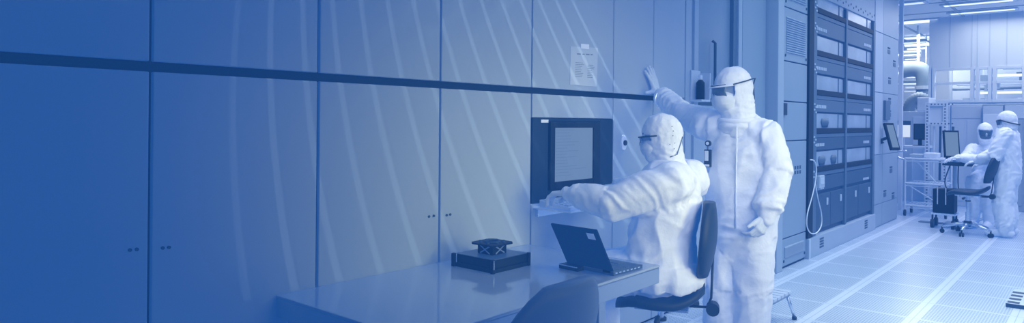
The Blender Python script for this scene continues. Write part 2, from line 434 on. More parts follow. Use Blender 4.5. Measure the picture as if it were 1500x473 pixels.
t = thing('notebook', (-1.93, 2.66, DZ), 'thin dark slab with pale edge beside the laptop hinge', 'notebook')
pc = atZ(838, 391, DZ + .01)
MB().obox((pc.x, pc.y, DZ + .011), ax, back, up, .058, .03, .011).build('cover', m_dark, t, .003)
MB().obox(Vector((pc.x, pc.y, DZ + .019)) - back * .0305, ax, back, up, .056, .001, .0022).build('page_edge', m_steel, t)

# ------------------------------------------------------------------ office chairs
def make_chair(loc, label, sz=.53, mat=m_dark2, back_h=.40, back_w=.42, tilt=8, group=None, arms=False):
    """faces +x in its own frame"""
    t = thing('laboratory_chair', (0,0,0), label, 'chair', group)
    rs = []
    for i in range(13):   # seat pad, contoured: waterfall front lip and raised rear
        u = i / 12; x = .23 - .46 * u
        zc = sz - .05 * max(0, (.25 - u) / .25) ** 1.6 + .06 * max(0, (u - .65) / .35) ** 1.8
        e = math.sin(PI * min(1, max(0, (u + .04) / 1.08))) ** .35
        th = .012 + .024 * e
        rs.append(((x, 0, zc - th), (0, .225 * e, 0), (0, 0, th)))
    MB().rings(rs, 28, 3.2).build('seat', mat, t, smooth=True)
    MB().box(-.15, .13, -.11, .11, sz - .085, sz - .068).build('seat_plate', m_steel, t, .004)
    # backrest
    rs = []
    zb0 = sz + .10
    for i in range(13):
        u = i / 12; z = zb0 + back_h * u
        e = math.sin(PI * min(1, max(0, (u + .06) / 1.12))) ** .4
        x = -.215 - .02 * math.sin(u * PI) - math.tan(R(tilt)) * (z - zb0) 
        rs.append(((x, 0, z), (.026 + .012 * e, 0, 0), (0, back_w / 2 * e, 0)))
    bk = MB().rings(rs, 32, 2.6)
    for v in bk.v: v.x += .9 * v.y * v.y      # wraps round the sitter
    bk.build('backrest', mat, t, smooth=True)
    MB().tube([(-.10, 0, sz - .075), (-.24, 0, sz - .07), (-.262, 0, sz - .02), (-.262 - math.tan(R(tilt))*.1, 0, sz + .25)], .013, 10, flat=(Vector((1,0,0)), .5)).build('back_bar', m_dark, t, smooth=True)
    MB().cyl((-.27, -.035, sz - .075), (-.27, .035, sz - .075), .034).build('back_knob', m_dark, t)
    MB().cyl((0,0,.16), (0,0,sz - .30), .030).cyl((0,0,.16), (0,0,sz - .085), .017).build('gas_lift', m_steel, t, smooth=False)
    MB().cyl((0,0,sz - .16), (0,0,sz - .145), .032).build('lift_collar', m_dark, t)
    for s in (-1, 1):
        l = MB().tube([(.0, s*.06, sz - .09), (.0, s*.18, sz - .10)], .006, 8).build('lever', m_steel, t)
        MB().tube([(.0, s*.17, sz - .10), (.0, s*.25, sz - .105)], [.012, .016], 10, dome=True).build('lever_grip', m_dark, l, smooth=True)
    MB().tube([(-.10, -.10, sz-.09), (-.13, -.17, sz-.10), (-.19, -.2, sz-.10), (-.19, -.13, sz-.09), (-.12, -.10, sz-.09)], .011, 8).build('adjuster_loop', m_dark, t, smooth=True)
    for k in range(5):
        a = 2 * PI * k / 5 + .3; c, s = math.cos(a), math.sin(a)
        b = MB().tube([(0,0,.135), (c*.12, s*.12, .135), (c*.29, s*.29, .085)], [.032, .024, .016], 10).build('base_arm', m_steel, t, smooth=True)
        w = MB()
        for o_ in (-.016, .016):
            px_, py_ = c*.29 - s*o_, s*.29 + c*o_
            w.tube([(px_ + s*.008, py_ - c*.008, .028), (px_ - s*.008, py_ + c*.008, .028)], .028, 16)
        w.tube([(c*.29, s*.29, .085), (c*.29, s*.29, .04)], .01, 8)
        w.build('caster', m_dark, b)
    MB().cyl((0,0,.11), (0,0,.18), .045).build('hub', m_dark, t)
    t.location = loc[:3]; t.rotation_euler = (0, 0, loc[3])
    return t
chair_c = atD(968, 430, 3.72)
ch1 = make_chair((chair_c.x, chair_c.y, 0, PI + .42), 'dark blue chair under the seated person beside the bench', sz=.545, back_h=.385, back_w=.40, tilt=5)
ch2 = make_chair((-1.64, 1.82, 0, PI), 'empty dark blue chair in the foreground before the workbench', sz=.40, back_h=.43, back_w=.52, tilt=16,
                 mat=M('slate vinyl', .12, .5, glow=.95))

# ------------------------------------------------------------------ people
def bake(mb, voxel, smooth=2, disp=None, cut=None, solid=0):
    me = bpy.data.meshes.new('tmp'); me.from_pydata([tuple(v) for v in mb.v], [], mb.f)
    bm = bmesh.new(); bm.from_mesh(me); bmesh.ops.recalc_face_normals(bm, faces=bm.faces); bm.to_mesh(me); bm.free()
    o = bpy.data.objects.new('tmp', me); COL.objects.link(o)
    m = o.modifiers.new('r', 'REMESH'); m.mode = 'VOXEL'; m.voxel_size = voxel; m.adaptivity = 0
    if smooth:
        s = o.modifiers.new('s', 'SMOOTH'); s.factor = .5; s.iterations = smooth
    dg = bpy.context.evaluated_depsgraph_get(); dg.update()
    out = bpy.data.meshes.new_from_object(o.evaluated_get(dg))
    bpy.data.objects.remove(o); bpy.data.meshes.remove(me)
    if disp:
        ns = [v.normal.copy() for v in out.vertices]
        for v, n in zip(out.vertices, ns): v.co = v.co + n * disp(v.co.copy(), n)
    if cut:
        bm = bmesh.new(); bm.from_mesh(out)
        kill = [f for f in bm.faces if cut(f.calc_center_median())]
        bmesh.ops.delete(bm, geom=kill, context='FACES'); bm.to_mesh(out); bm.free()
    for p in out.polygons: p.use_smooth = True
    return out
def mobj(name, me, mat, parent=None):
    o0 = Vector(parent['_o']) if parent is not None else Vector((0,0,0))
    if parent is None:
        xs = [v.co.x for v in me.vertices]; ys = [v.co.y for v in me.vertices]; zs = [v.co.z for v in me.vertices]
        o0 = Vector(((min(xs)+max(xs))/2, (min(ys)+max(ys))/2, min(zs)))
    for v in me.vertices: v.co = v.co - o0
    me.materials.clear(); me.materials.append(mat); me.name = name
    o = bpy.data.objects.new(name, me); COL.objects.link(o); o['_o'] = tuple(o0)
    if parent is not None: o.parent = parent
    else: o.location = o0
    return o

def seg_info(p, segs):
    best = None
    for a, b, ra, rb in segs:
        ab = b - a; L2 = ab.length_squared
        t_ = max(0, min(1, (p - a).dot(ab) / L2)); d = (p - (a + ab * t_)).length - (ra + (rb - ra) * t_)
        if best is None or d < best[0]: best = (d, t_, a, b)
    return best
def fold_disp(limbs, amp=.011, seed=0., joints=()):
    """cloth folds: long soft folds along each limb, tight cross folds near the joints"""
    def f(p, n):
        d, t_, a, b = seg_info(p, limbs)
        ab = (b - a).normalized(); rel = p - a; s = rel.dot(ab); q = rel - ab * s
        # diagonal folds: high frequency along the limb near joints, low frequency elsewhere
        jn = 0
        for j, r_ in joints: jn = max(jn, max(0, 1 - (p - j).length / r_))
        w = noise.noise(Vector((p.x * 4 + seed, p.y * 4, p.z * 4)))
        w2 = noise.noise(Vector((p.x * 5, p.y * 5 + seed, p.z * 5 + 7)))
        # broad soft folds running down the limb
        v1 = noise.noise(Vector((q.x * 10 + seed + w * .8, q.y * 10, q.z * 10 + s * 2.4)))
        v1 = .5 - abs(v1) * 1.7
        # slanting creases that gather at the joints
        v2 = noise.noise(Vector((s * 13 + (q.x - q.y) * 9 + w * 2.2, q.x * 5 + seed + s * 3, q.z * 5 + w2 * 2.0 + q.y * 5)))
        v2 = .42 - abs(v2) * 1.9
        v4 = noise.noise(Vector((s * 24 + (q.y + q.x) * 16 + w2 * 4, q.x * 11 + seed, q.z * 11 + w * 3)))
        v3 = noise.noise(p * 26 + Vector((seed, 0, 0)))
        return amp * (.95 * v1 + (.35 + .75 * jn) * v2 + (.12 + .35 * jn) * v4) + .0010 * v3
    return f
def hand_mb(W, d, n, s, curls=(20,25,20), thumb=(.75,.75,0), spread=.10, sc=1., fan=0.):
    """W wrist, d towards the fingertips, n out of the back of the hand, s towards the thumb side"""
    W = Vector(W); d = Vector(d).normalized(); n = (Vector(n) - d * Vector(n).dot(d)).normalized()
    s0 = n.cross(d); s = s0 if s0.dot(Vector(s)) > 0 else -s0
    mb = MB()
    offs = [.031, .0105, -.0105, -.030]
    lens = [(.043,.027,.022), (.048,.031,.023), (.044,.029,.022), (.034,.022,.020)]
    for i, o_ in enumerate(offs):
        base = W + (d * (.088 - (.006 if i == 3 else 0)) + s * o_) * sc
        mb.tube([W + (d * .005 + s * o_ * .62) * sc, base], [.0165*sc, .0135*sc], 12, dome=True)
        dd = (d + s * (o_ * spread * 60 * .5 + fan)).normalized(); p = base; pts = [p]
        up_ = n.copy()
        axis = dd.cross(n).normalized()
        c = curls[i] if isinstance(curls[0], (list, tuple)) else curls
        for L_, a in zip(lens[i], c):
            q = Quaternion(axis, -R(a)); dd = q @ dd
            if dd.dot(n) > 0.2 and a > 5: 
                pass
            p = p + dd * L_ * sc; pts.append(p)
        mb.tube(pts, [.0105*sc, .0098*sc, .0092*sc, .0082*sc], 12, dome=True)
    tb = W + (d * .022 + s * .022 - n * .004) * sc
    td = (d * thumb[0] + s * thumb[1] - n * thumb[2]).normalized()
    t1 = tb + td * .042 * sc; td2 = (td + d * .25).normalized(); t2 = t1 + td2 * .032 * sc; t3 = t2 + td2 * .024 * sc
    mb.tube([tb, t1, t2, t3], [.0165*sc, .0135*sc, .0115*sc, .0095*sc], 12, dome=True)
    mb.tube([W - d * .05 * sc, W + d * .02 * sc], [.028*sc, .026*sc], 14, dome=True, flat=(n, .75))
    return mb

def head_frame(c, fwd, pitch=0, roll=0):
    f = Vector(fwd).normalized(); l = Vector((0,0,1)).cross(f).normalized(); u = f.cross(l)
    q = Quaternion(l, R(pitch)); f = q @ f; u = q @ u
    q = Quaternion(f, R(roll)); l = q @ l; u = q @ u
    def P(x, y, z): return Vector(c) + f * x + l * y + u * z
    def inv(p): r_ = p - Vector(c); return (r_.dot(f), r_.dot(l), r_.dot(u))
    return P, inv, f, l, u
def head_body(mb, P, f, l, u):
    mb.ball(P(-.01,0,.02), f*.098, l*.075, u*.105)
    mb.ball(P(.025,0,-.045), f*.065, l*.055, u*.075)
    mb.tube([P(.09,0,.02), P(.112,0,-.02)], [.010, .016], 10, dome=True)      # nose
    mb.ball(P(.075,0,-.085), f*.022, l*.026, u*.02)                             # chin
    mb.ball(P(.083,0,-.052), f*.018, l*.026, u*.008)                            # lips
    for s in (-1, 1):
        mb.ball(P(.082, s*.03, .01), f*.014, l*.015, u*.011, 12, 8)             # eyes
        mb.tube([P(.088, s*.012, .036), P(.084, s*.05, .036)], .009, 8, dome=True)   # brow
        mb.ball(P(-.005, s*.078, -.005), f*.018, l*.01, u*.03, 12, 8)           # ears
def hood_mesh(P, inv, f, l, u, neck, chest_dirs, seed, voxel=.006, open_=( -.028, .034)):
    mb = MB()
    mb.ball(P(-.010,0,.024), f*.113, l*.094, u*.118, 28, 18)
    mb.ball(P(-.014,0,-.05), f*.098, l*.086, u*.108, 28, 16)
    mb.tube([P(-.03,0,-.06), neck + Vector((0,0,.02)), neck - Vector((0,0,.05))], [.086, .090, .12], 28, dome=True)
    mb.ball(P(.01,0,-.10), f*.085, l*.075, u*.06)
    def disp(p, n):
        x, y, z = inv(p)
        a = noise.noise(Vector((x*14+seed, y*14, z*30))); b = noise.noise(Vector((x*30, y*30+seed, z*9)))
        low = max(0, min(1, (-z - .02) / .08))
        return .006 * (abs(a) * -1.6 + .5) * (.4 + low) + .004 * b + .0012 * noise.noise(p*60)
    def cut(p):
        x, y, z = inv(p); return x > .035 and open_[0] < z < open_[1] and abs(y) < .085
    return bake(mb, voxel, 2, disp, cut)

# ---------- standing person
def standing():
    D0 = 4.02
    base = atD(1087, 300, D0); bx_, by_ = base.x, base.y
    S = Vector((1, .10, 0)).normalized(); Fd = Vector((S.y, -S.x, 0))   # shoulder axis, facing (towards -Y)
    def B(s, f_, z): return Vector((bx_, by_, 0)) + S * s + Fd * f_ + Vector((0,0,z))
    rsho = B(-.195, .0, 1.43); lsho = B(.205, -.0, 1.425)
    handR = atX(960, 128, XW + .035)
    relb = rsho.lerp(handR, .47) + Vector((0,0,-.05)); rwr = rsho.lerp(handR, .86) + Vector((0,0,-.025)) 
    lelb = atD(1137, 250, 3.86); lwr = atD(1123, 316, 3.80); lsho = atD(1123, 198, 3.90)
    hipR, hipL = B(-.09, 0, .88), B(.08, 0, .88)
    kR, kL = B(-.105, .03, .50), B(.066, .03, .50)
    aR, aL = B(-.115, .0, .10), B(.055, .0, .10)
    neck = atD(1082, 172, D0 - .02)
    hc = atD(1073, 133, D0 - .03)
    hf = (-RT * .96 - FW * .22)
    P, inv, f, l, u = head_frame(hc, hf, 8)
    # body under the clothes
    b = MB()
    head_body(b, P, f, l, u)
    b.tube([P(-.02,0,-.06), neck - Vector((0,0,.04))], .055, 14, dome=True)
    b.rings([(B(0,0,1.46), S*.06, Fd*.06), (B(0,0,1.42), S*.15, Fd*.08), (B(0,0,1.36), S*.17, Fd*.10), (B(0,0,1.15), S*.15, Fd*.10), (B(0,0,1.0), S*.15, Fd*.10), (B(0,0,.86), S*.155, Fd*.10)])
    for a_, c_, d_ in ((rsho, relb, rwr), (lsho, lelb, lwr)): b.tube([a_, c_, d_], [.05, .04, .028], 12, dome=True)
    for a_, c_, d_, s_ in ((hipR, kR, aR, -.115), (hipL, kL, aL, .055)):
        b.tube([a_, c_, d_], [.08, .055, .042], 12, dome=True)
        b.tube([B(s_, -.03, .05), B(s_, .15, .04)], [.04, .035], 12, dome=True)
    body = mobj('person', bake(b, .012, 2), m_skin)
    tag(body, 'standing person in white cleanroom coverall, hand reaching to the wall behind the seated colleague', 'person')
    # coverall
    c = MB()
    c.rings([(B(0,.0,1.50), S*.085, Fd*.085), (B(0,0,1.475), S*.115, Fd*.095), (B(0,0,1.44), S*.16, Fd*.112), (B(0,0,1.38), S*.208, Fd*.135), (B(0,0,1.28), S*.215, Fd*.15),
             (B(0,0,1.15), S*.212, Fd*.155), (B(0,0,1.0), S*.205, Fd*.158), (B(-.003,0,.9), S*.200, Fd*.158), (B(-.008,0,.80), S*.190, Fd*.15), (B(-.012,0,.70), S*.175, Fd*.13), (B(-.015,0,.60), S*.14, Fd*.10)], 32, 2.3)
    c.tube([rsho + S*.06, rsho, rsho.lerp(relb,.5), relb, relb.lerp(rwr,.5), relb.lerp(rwr,.88), rwr, rwr.lerp(handR,.12)], [.11,.105,.09,.078,.073,.07,.045,.036], 20, dome=True)
    c.tube([lsho - S*.06 + Vector((0,0,.015)), lsho, lsho.lerp(lelb,.5), lelb, lelb.lerp(lwr,.5), lelb.lerp(lwr,.82), lwr.lerp(lelb,.06), lwr - Vector((0,0,.012))], [.09,.098,.092,.086,.082,.084,.055,.038], 20, dome=True)
    for a_, k_, an, s_ in ((hipR, kR, aR, -.09), (hipL, kL, aL, .09)):
        c.tube([a_ + Vector((0,0,.03)), a_.lerp(k_,.5), k_, k_.lerp(an,.5), an + Vector((0,0,.10)), an], [.120,.116,.108,.102,.095,.075], 22, dome=True)
    limbs = [(B(0,0,1.45), B(0,0,.85), .2, .2), (rsho, relb, .1, .08), (relb, rwr, .08, .07), (lsho, lelb, .1, .09), (lelb, lwr, .09, .08), (hipR, kR, .12, .11), (hipL, kL, .12, .11), (kR, aR, .11, .1), (kL, aL, .11, .1)]
    joints = [(rsho, .16), (relb, .20), (rwr, .16), (lelb, .2), (lwr, .16), (lsho, .14), (B(0,.1,.82), .2), (kR, .16), (kL, .16), (aR, .2), (aL, .2)]
    mobj('coverall', bake(c, .0085, 3, fold_disp(limbs, .016, 3.3, joints)), m_suit, body)
    # zip line and collar
    MB().tube([B(.015 , .160+.004, z) if z > 1.2 else B(.015, .168, z) for z in (1.43,1.36,1.28,1.15,1.0,.86)], .0045, 8).build('zip', m_hood, body, smooth=True)
    MB().tube([neck + (S * math.cos(a) * .11 + Fd * math.sin(a) * .10) + Vector((0,0,-.012 - .012*math.sin(a))) for a in [i*PI/12 for i in range(25)]], [.016]*25, 10).build('collar', m_suit, body, smooth=True)
    # hood with brim, mask, goggles
    hd = mobj('hood', hood_mesh(P, inv, f, l, u, neck, None, 1.7), m_hood, body)
    sm = hd.modifiers.new('sol', 'SOLIDIFY'); sm.thickness = .004; sm.offset = -1
    br = MB(); n_ = 16; V = []
    for k in range(n_ + 1):
        a = -1.15 + 2.3 * k / n_
        V += [P(.100*math.cos(a) - .005, .093*math.sin(a), .048), P((.142)*math.cos(a) - .005, .108*math.sin(a), .036), P((.142)*math.cos(a) - .005, .108*math.sin(a), .030), P(.100*math.cos(a) - .005, .093*math.sin(a), .034)]
    br.add(V, [(4*k+j, 4*k+(j+1)%4, 4*k+4+(j+1)%4, 4*k+4+j) for k in range(n_) for j in range(4)] + [(0,1,2,3), (4*n_+3,4*n_+2,4*n_+1,4*n_)])
    br.build('hood_brim', m_hood, hd, .002, smooth=True)
    mk = MB(); mk.ball(P(.058,0,-.052), f*.072, l*.076, u*.066, 24, 16); mk.ball(P(.098,0,-.03), f*.022, l*.03, u*.036); mk.ball(P(.04,0,-.085), f*.065, l*.066, u*.05)
    mobj('face_mask', bake(mk, .005, 2, lambda p, n: .004*noise.noise(Vector((inv(p)[0]*20, inv(p)[1]*20, inv(p)[2]*55)))), m_mask, body)
    g = MB(); V = []; n_ = 22
    for k in range(n_ + 1):
        a = -.80 + 1.60 * k / n_
        for z, rr in ((.040, .122), (.0, .126), (-.042, .112)):
            nose = .022 * max(0, 1 - abs(a) / .2) if z < 0 else 0
            V.append(P(rr*math.cos(a)*1.0 - .004, .092*math.sin(a), z + nose))
    g.add(V, [(3*k+j, 3*k+3+j, 3*k+4+j, 3*k+1+j) for k in range(n_) for j in range(2)])
    gl = g.build('goggles', m_lens, body, smooth=True); q = gl.modifiers.new('s', 'SOLIDIFY'); q.thickness = .004
    MB().tube([P(.126*math.cos(a) - .004, .094*math.sin(a), .040) for a in [-.85 + 1.7*k/20 for k in range(21)]], .0045, 8).build('goggle_frame', m_dark, gl, smooth=True)
    for s_ in (1, -1):
        MB().tube([P(.078, s_*.072, .034), P(.035, s_*.098, .040), P(-.03, s_*.103, .048), P(-.09, s_*.082, .056), P(-.125, s_*.048, .056), P(-.119, s_*.03, .02), P(-.110, s_*.04, -.045), P(-.103, s_*.045, -.09)], .0035, 8).build('goggle_strap', m_dark, gl, smooth=True)
    # gloved hands
    W = handR + Vector((.0, .0, -.0)); 
    tip = atX(950, 102, XW + .02)
    dirR = (tip - handR); dirR.x = 0
    W = handR - dirR.normalized() * .035
    mobj('glove', bake(hand_mb(W, dirR, (1,0,0), (0,-1,0), curls=((6,4,2),(4,4,2),(4,4,2),(4,4,2)), thumb=(.22,1.,.05), spread=.16, sc=1.08, fan=.0), .0042, 1), m_glove, body)
    d_ = (atD(1106, 352, 3.76) - lwr).normalized()
    mobj('glove', bake(hand_mb(lwr - Vector((0,0,.005)), d_, FW * -.75 + RT * .5, -RT, curls=((28,38,25),(36,45,30),(42,48,30),(46,50,30)), thumb=(.85,.5,.25), sc=1.02), .0042, 1), m_glove, body)
    # badge reel and badge case on the chest
    pb = atD(1037, 210, 3.93)
    bd = MB().tube([pb + Vector((0,.012,0)), pb - Vector((0,.004,0))], .017, 20).build('badge_reel', m_dark, body)
    MB().cyl(pb - Vector((0,.004,0)), pb - Vector((0,.009,0)), .009, 16).build('reel_face', m_mask, bd)
    bb = MB().box(pb.x-.022, pb.x+.022, pb.y-.006, pb.y+.008, pb.z-.135, pb.z-.035).build('badge', m_dark, body, .004)
    MB().box(pb.x-.016, pb.x+.006, pb.y-.009, pb.y-.006, pb.z-.10, pb.z-.042).box(pb.x-.016, pb.x+.012, pb.y-.009, pb.y-.006, pb.z-.131, pb.z-.119).build('badge_card', m_mask, bb)
    MB().tube([pb, pb + Vector((0,0,-.04))], .003, 6).build('badge_cord', m_dark, bd)
    for a_, s_ in ((aR, -.115), (aL, .055)):
        m_ = MB(); m_.tube([B(s_, -.05, .055), B(s_, .08, .05), B(s_, .19, .042)], [.055, .052, .042], 16, dome=True); m_.tube([B(s_, -.0, .05), B(s_, 0, .2)], [.06, .07], 16, dome=True)
        mobj('boot', bake(m_, .008, 2, lambda p, n: .003*noise.noise(p*25)), m_suit, body)
    return body
standing()

# ---------- seated person
def seated(name_label, pc, fd, sc_, joints_, hair=None, far=False, head=None, hfwd=None, voxel=.0085, boots=True, seat_z=.545):
    """pc pelvis centre; fd facing; joints_: dict of shoulder, elbow, wrist, knee, ankle points"""
    pass
def seated_near():
    pel = Vector((chair_c.x - .01, chair_c.y, .648))
    Fd = Vector((-1, -.08, 0)).normalized(); S = Vector((0,0,1)).cross(Fd).normalized()   # S points to his left
    chest = atD(978, 292, 3.74); neck = atD(978, 240, 3.78); hc = atD(968, 203, 3.80)
    lsho = atD(984, 267, 3.60); rsho = lsho + S * -.40 + Fd*.03
    lelb = atD(895, 298, 3.62); lwr = atD(836, 284, 3.76)
    rwr = atX(906, 272, XW + .30); relb = rsho.lerp(rwr, .5) + Vector((0,0,-.10))
    hipL, hipR = pel + S * .09 + Fd * .02, pel - S * .09 + Fd * .02
    kL, kR = hipL + Fd * .40 + Vector((0,0,-.05)) + S*.02, hipR + Fd * .40 + Vector((0,0,-.05)) - S*.03
    aL, aR = kL + Vector((.02,0,-.50)), kR + Vector((.02,0,-.50))
    aL.z = aR.z = .10
    P, inv, f, l, u = head_frame(hc, Vector((-.95, -.30, 0)), 6)
    b = MB(); head_body(b, P, f, l, u)
    b.tube([P(-.02,0,-.06), neck - Vector((0,0,.06))], .055, 14, dome=True)
    b.rings([(neck, S*.06, Fd*.06), (neck.lerp(chest,.4), S*.15, Fd*.08), (chest, S*.165, Fd*.10), (chest.lerp(pel,.5), S*.14, Fd*.10), (pel, S*.16, Fd*.11), (pel - Vector((0,0,.06)), S*.14, Fd*.09)])
    for a_, c_, d_ in ((rsho, relb, rwr), (lsho, lelb, lwr)): b.tube([a_, c_, d_], [.05, .04, .028], 12, dome=True)
    for a_, c_, d_ in ((hipR, kR, aR), (hipL, kL, aL)):
        b.tube([a_, c_, d_], [.075, .055, .042], 12, dome=True); b.tube([d_ - Vector((0,0,.05)) - Fd*.04, d_ - Vector((0,0,.06)) + Fd*.14], [.04,.035], 12, dome=True)
    body = mobj('person', bake(b, .012, 2), m_skin)
    tag(body, 'seated person in white cleanroom coverall typing at the wall console', 'person')
    c = MB()
    ms = chest.lerp(pel, .5) + Fd*.01
    c.rings([(neck + Vector((0,0,.03)), S*.08, Fd*.085), (neck + Vector((0,0,-.005)), S*.115, Fd*.105), (neck.lerp(chest,.32), S*.175, Fd*.14), (neck.lerp(chest,.62), S*.195, Fd*.155), (chest, S*.20, Fd*.165), (chest.lerp(pel,.3), S*.20, Fd*.165), (ms, S*.20, Fd*.162),
             (chest.lerp(pel,.75), S*.205, Fd*.172), (pel + Vector((0,0,.03)), S*.218, Fd*.185), (pel - Vector((0,0,.03)), S*.222, Fd*.19), (pel - Vector((0,0,.075)), S*.20, Fd*.165)], 32, 2.3)
    c.tube([lsho - S*.07, lsho, lsho.lerp(lelb,.35), lsho.lerp(lelb,.7), lelb, lelb.lerp(lwr,.45), lelb.lerp(lwr,.8), lwr.lerp(lelb,.04), lwr + (lwr-lelb).normalized()*.012], [.10,.108,.104,.096,.090,.080,.066,.05,.036], 20, dome=True)
    c.tube([rsho + S*.06, rsho, relb, relb.lerp(rwr,.8), rwr], [.11,.105,.09,.068,.04], 20, dome=True)
    for a_, k_, an in ((hipR, kR, aR), (hipL, kL, aL)):
        c.tube([a_ - Fd*.05, a_.lerp(k_,.5), k_ - Fd*.03, k_ + Vector((0,0,-.03)), k_.lerp(an,.5), an + Vector((0,0,.08)), an], [.125,.118,.108,.105,.10,.092,.07], 22, dome=True)
    # loose cloth hanging over the rear of the seat
    c.rings([(pel + Vector((0,0,.05)) - Fd*.05, S*.20, Fd*.15), (pel - Vector((0,0,.02)) - Fd*.05, S*.225, Fd*.185), (pel - Vector((0,0,.07)) - Fd*.05, S*.22, Fd*.18)], 32, 2.3)
    limbs = [(neck, pel, .16, .2), (lsho, lelb, .11, .09), (lelb, lwr, .09, .06), (rsho, relb, .1, .09), (relb, rwr, .09, .06), (hipR, kR, .12, .11), (hipL, kL, .12, .11), (kR, aR, .11, .1), (kL, aL, .11, .1)]
    joints = [(lsho, .2), (lelb, .22), (lwr, .16), (rsho, .15), (relb, .18), (pel + Fd*.12 + Vector((0,0,.12)) + S*.1, .26), (kR, .18), (kL, .18), (pel + Vector((0,0,.0)) + S*.2, .22)]
    mobj('coverall', bake(c, .0085, 3, fold_disp(limbs, .016, 9.1, joints)), m_suit, body)
    hd = mobj('hood', hood_mesh(P, inv, f, l, u, neck + Vector((0,0,.0)), None, 5.2, open_=(-.006, .026)), m_hood, body)
    sm = hd.modifiers.new('sol', 'SOLIDIFY'); sm.thickness = .004; sm.offset = -1
    sn = MB()
    for x, z in ((-.10,.06),(-.105,.035),(-.10,.01),(-.108,-.03),(-.10,-.06),(-.075,-.035)):
        q = P(x, .0, z); d_ = (P(x*.9, .085, z) - q)
        sn.ball(P(x*.82, .082, z), f*.0028, l*.0028, u*.0028, 8, 6)
    sn.build('hood_snaps', m_seam, hd)
    MB().tube([P(-.122, .02, .0), P(-.112, .03, -.03), P(-.092, .070, -.092), P(-.058, .090, -.102)], .003, 8).build('hood_drawstring', m_lens, hd, smooth=True)
    mk = MB(); mk.ball(P(.055,0,-.048), f*.062, l*.076, u*.058, 24, 16); mk.ball(P(.10,0,-.022), f*.018, l*.02, u*.026); mk.ball(P(.04,0,-.085), f*.06, l*.066, u*.05)
    mobj('face_mask', bake(mk, .005, 2, lambda p, n: .004*noise.noise(Vector((inv(p)[0]*20, inv(p)[1]*20, inv(p)[2]*55)))), m_mask, body)
    gl = MB()
    gl.tube([P(.112, .045, .018), P(.118, .0, .018), P(.112, -.045, .018)], .004, 8)
    gl.tube([P(.108, .05, .018), P(.08, .085, .018), P(.0, .104, .017)], .0042, 8)
    gl.tube([P(.108, -.05, .018), P(.08, -.085, .018), P(.0, -.104, .017)], .0042, 8)
    G_ = gl.build('glasses', m_dark, body, smooth=True)
    for s_ in (1, -1):
        V = [P(.114, s_*.008, .018), P(.108, s_*.05, .018), P(.104, s_*.05, -.012), P(.111, s_*.012, -.012)]
        o = MB().add(V, [(0,1,2,3)]).build('lens', m_lens, G_); q = o.modifiers.new('s', 'SOLIDIFY'); q.thickness = .003
    # hands on the keyboard
    d_ = (atD(803, 276, 3.86) - lwr); d_.z = -.012
    mobj('glove', bake(hand_mb(lwr + Vector((0,0,.004)) + d_.normalized()*.01, d_, (0,0,1), (0,1,0), curls=((26,34,20),(24,32,20),(26,34,20),(30,36,20)), thumb=(.8,.4,.5), sc=1.06), .0042, 1), m_glove, body)
    d2 = Vector((-1, -.25, -.15))
    mobj('glove', bake(hand_mb(rwr + d2.normalized()*.01, d2, (0,0,1), (0,-1,0), curls=((20,30,20),)*4, sc=1.04), .0042, 1), m_glove, body)
    for a_ in (aR, aL):
        m_ = MB(); g0 = Vector((a_.x, a_.y, .055)); m_.tube([g0 - Fd*.05, g0 + Fd*.08, g0 + Fd*.18 - Vector((0,0,.01))], [.055,.05,.042], 16, dome=True); m_.tube([g0, g0 + Vector((0,0,.12))], [.055,.07], 16, dome=True)
        mobj('boot', bake(m_, .008, 2), m_suit, body)
    return body
seated_near()

# ------------------------------------------------------------------ right bay of equipment
XB = -2.42
def zx(px, py, X=XB): return atX(px, py, X).z
# pale column
struct(box('trim_5', m_cab2, None, XB - .12, XB + .03, 6.72, 6.88, 0, CEIL, .006))
LC0, LC1 = 6.885, 7.66
t = thing('louvered_cabinet', (XB - .3, (LC0+LC1)/2, 0), 'tall pale cabinet with louvred upper panels beside the dark rack', 'cabinet')
box('carcass', m_seam, t, XB - .55, XB - .012, LC0, LC1, 0, CEIL - .01)
zs = [3.2, 2.62, zx(1160, 91), zx(1160, 149), zx(1160, 206), .30, .02]
nm = ['louver_panel', 'louver_panel', 'upper_door', 'middle_door', 'lower_door', 'kick_grille']
for i in range(6):
    zt, zl = zs[i] - .006, zs[i+1] + .006
    pn = box(nm[i], m_cab, t, XB - .012, XB + .004, LC0 + .05, LC1 - .008, zl, zt, .003)
    if i in (0, 1, 5):
        lv = MB(); n_ = 16 if i < 5 else 8
        for k in range(n_):
            a = zl + .08 + (zt - zl - .16) * k / n_
            lv.prism([(XB + .003, a), (XB + .014, a + .004), (XB + .003, a + .018)], 'y', LC0 + .12, LC1 - .08)
        lv.build('louvers', m_cab, pn)
        for yy in (LC0 + .10, LC1 - .05):
            MB().cyl((XB + .003, yy, zl + .05), (XB + .010, yy, zl + .05), .014, 12).build('quarter_turn', m_seam, pn)
    if i == 4:
        g = MB()
        for a in range(3):
            for b_ in range(2): g.box(XB + .004, XB + .006, LC0 + .40 + a * .075, LC0 + .44 + a * .075, .93 + b_ * .05, .965 + b_ * .05)
        g.build('vent_slots', m_seam, pn)
box('stile', m_cab2, t, XB - .012, XB + .006, LC0, LC0 + .04, 0, CEIL - .01, .003)
box('switch_plate', m_seam, t, XB + .006, XB + .012, LC0 + .005, LC0 + .03, zx(1133, 110), zx(1133, 102))
box('intercom', m_dark, t, XB + .006, XB + .03, LC0 - .0, LC0 + .10, zx(1133, 168), zx(1133, 150), .004)

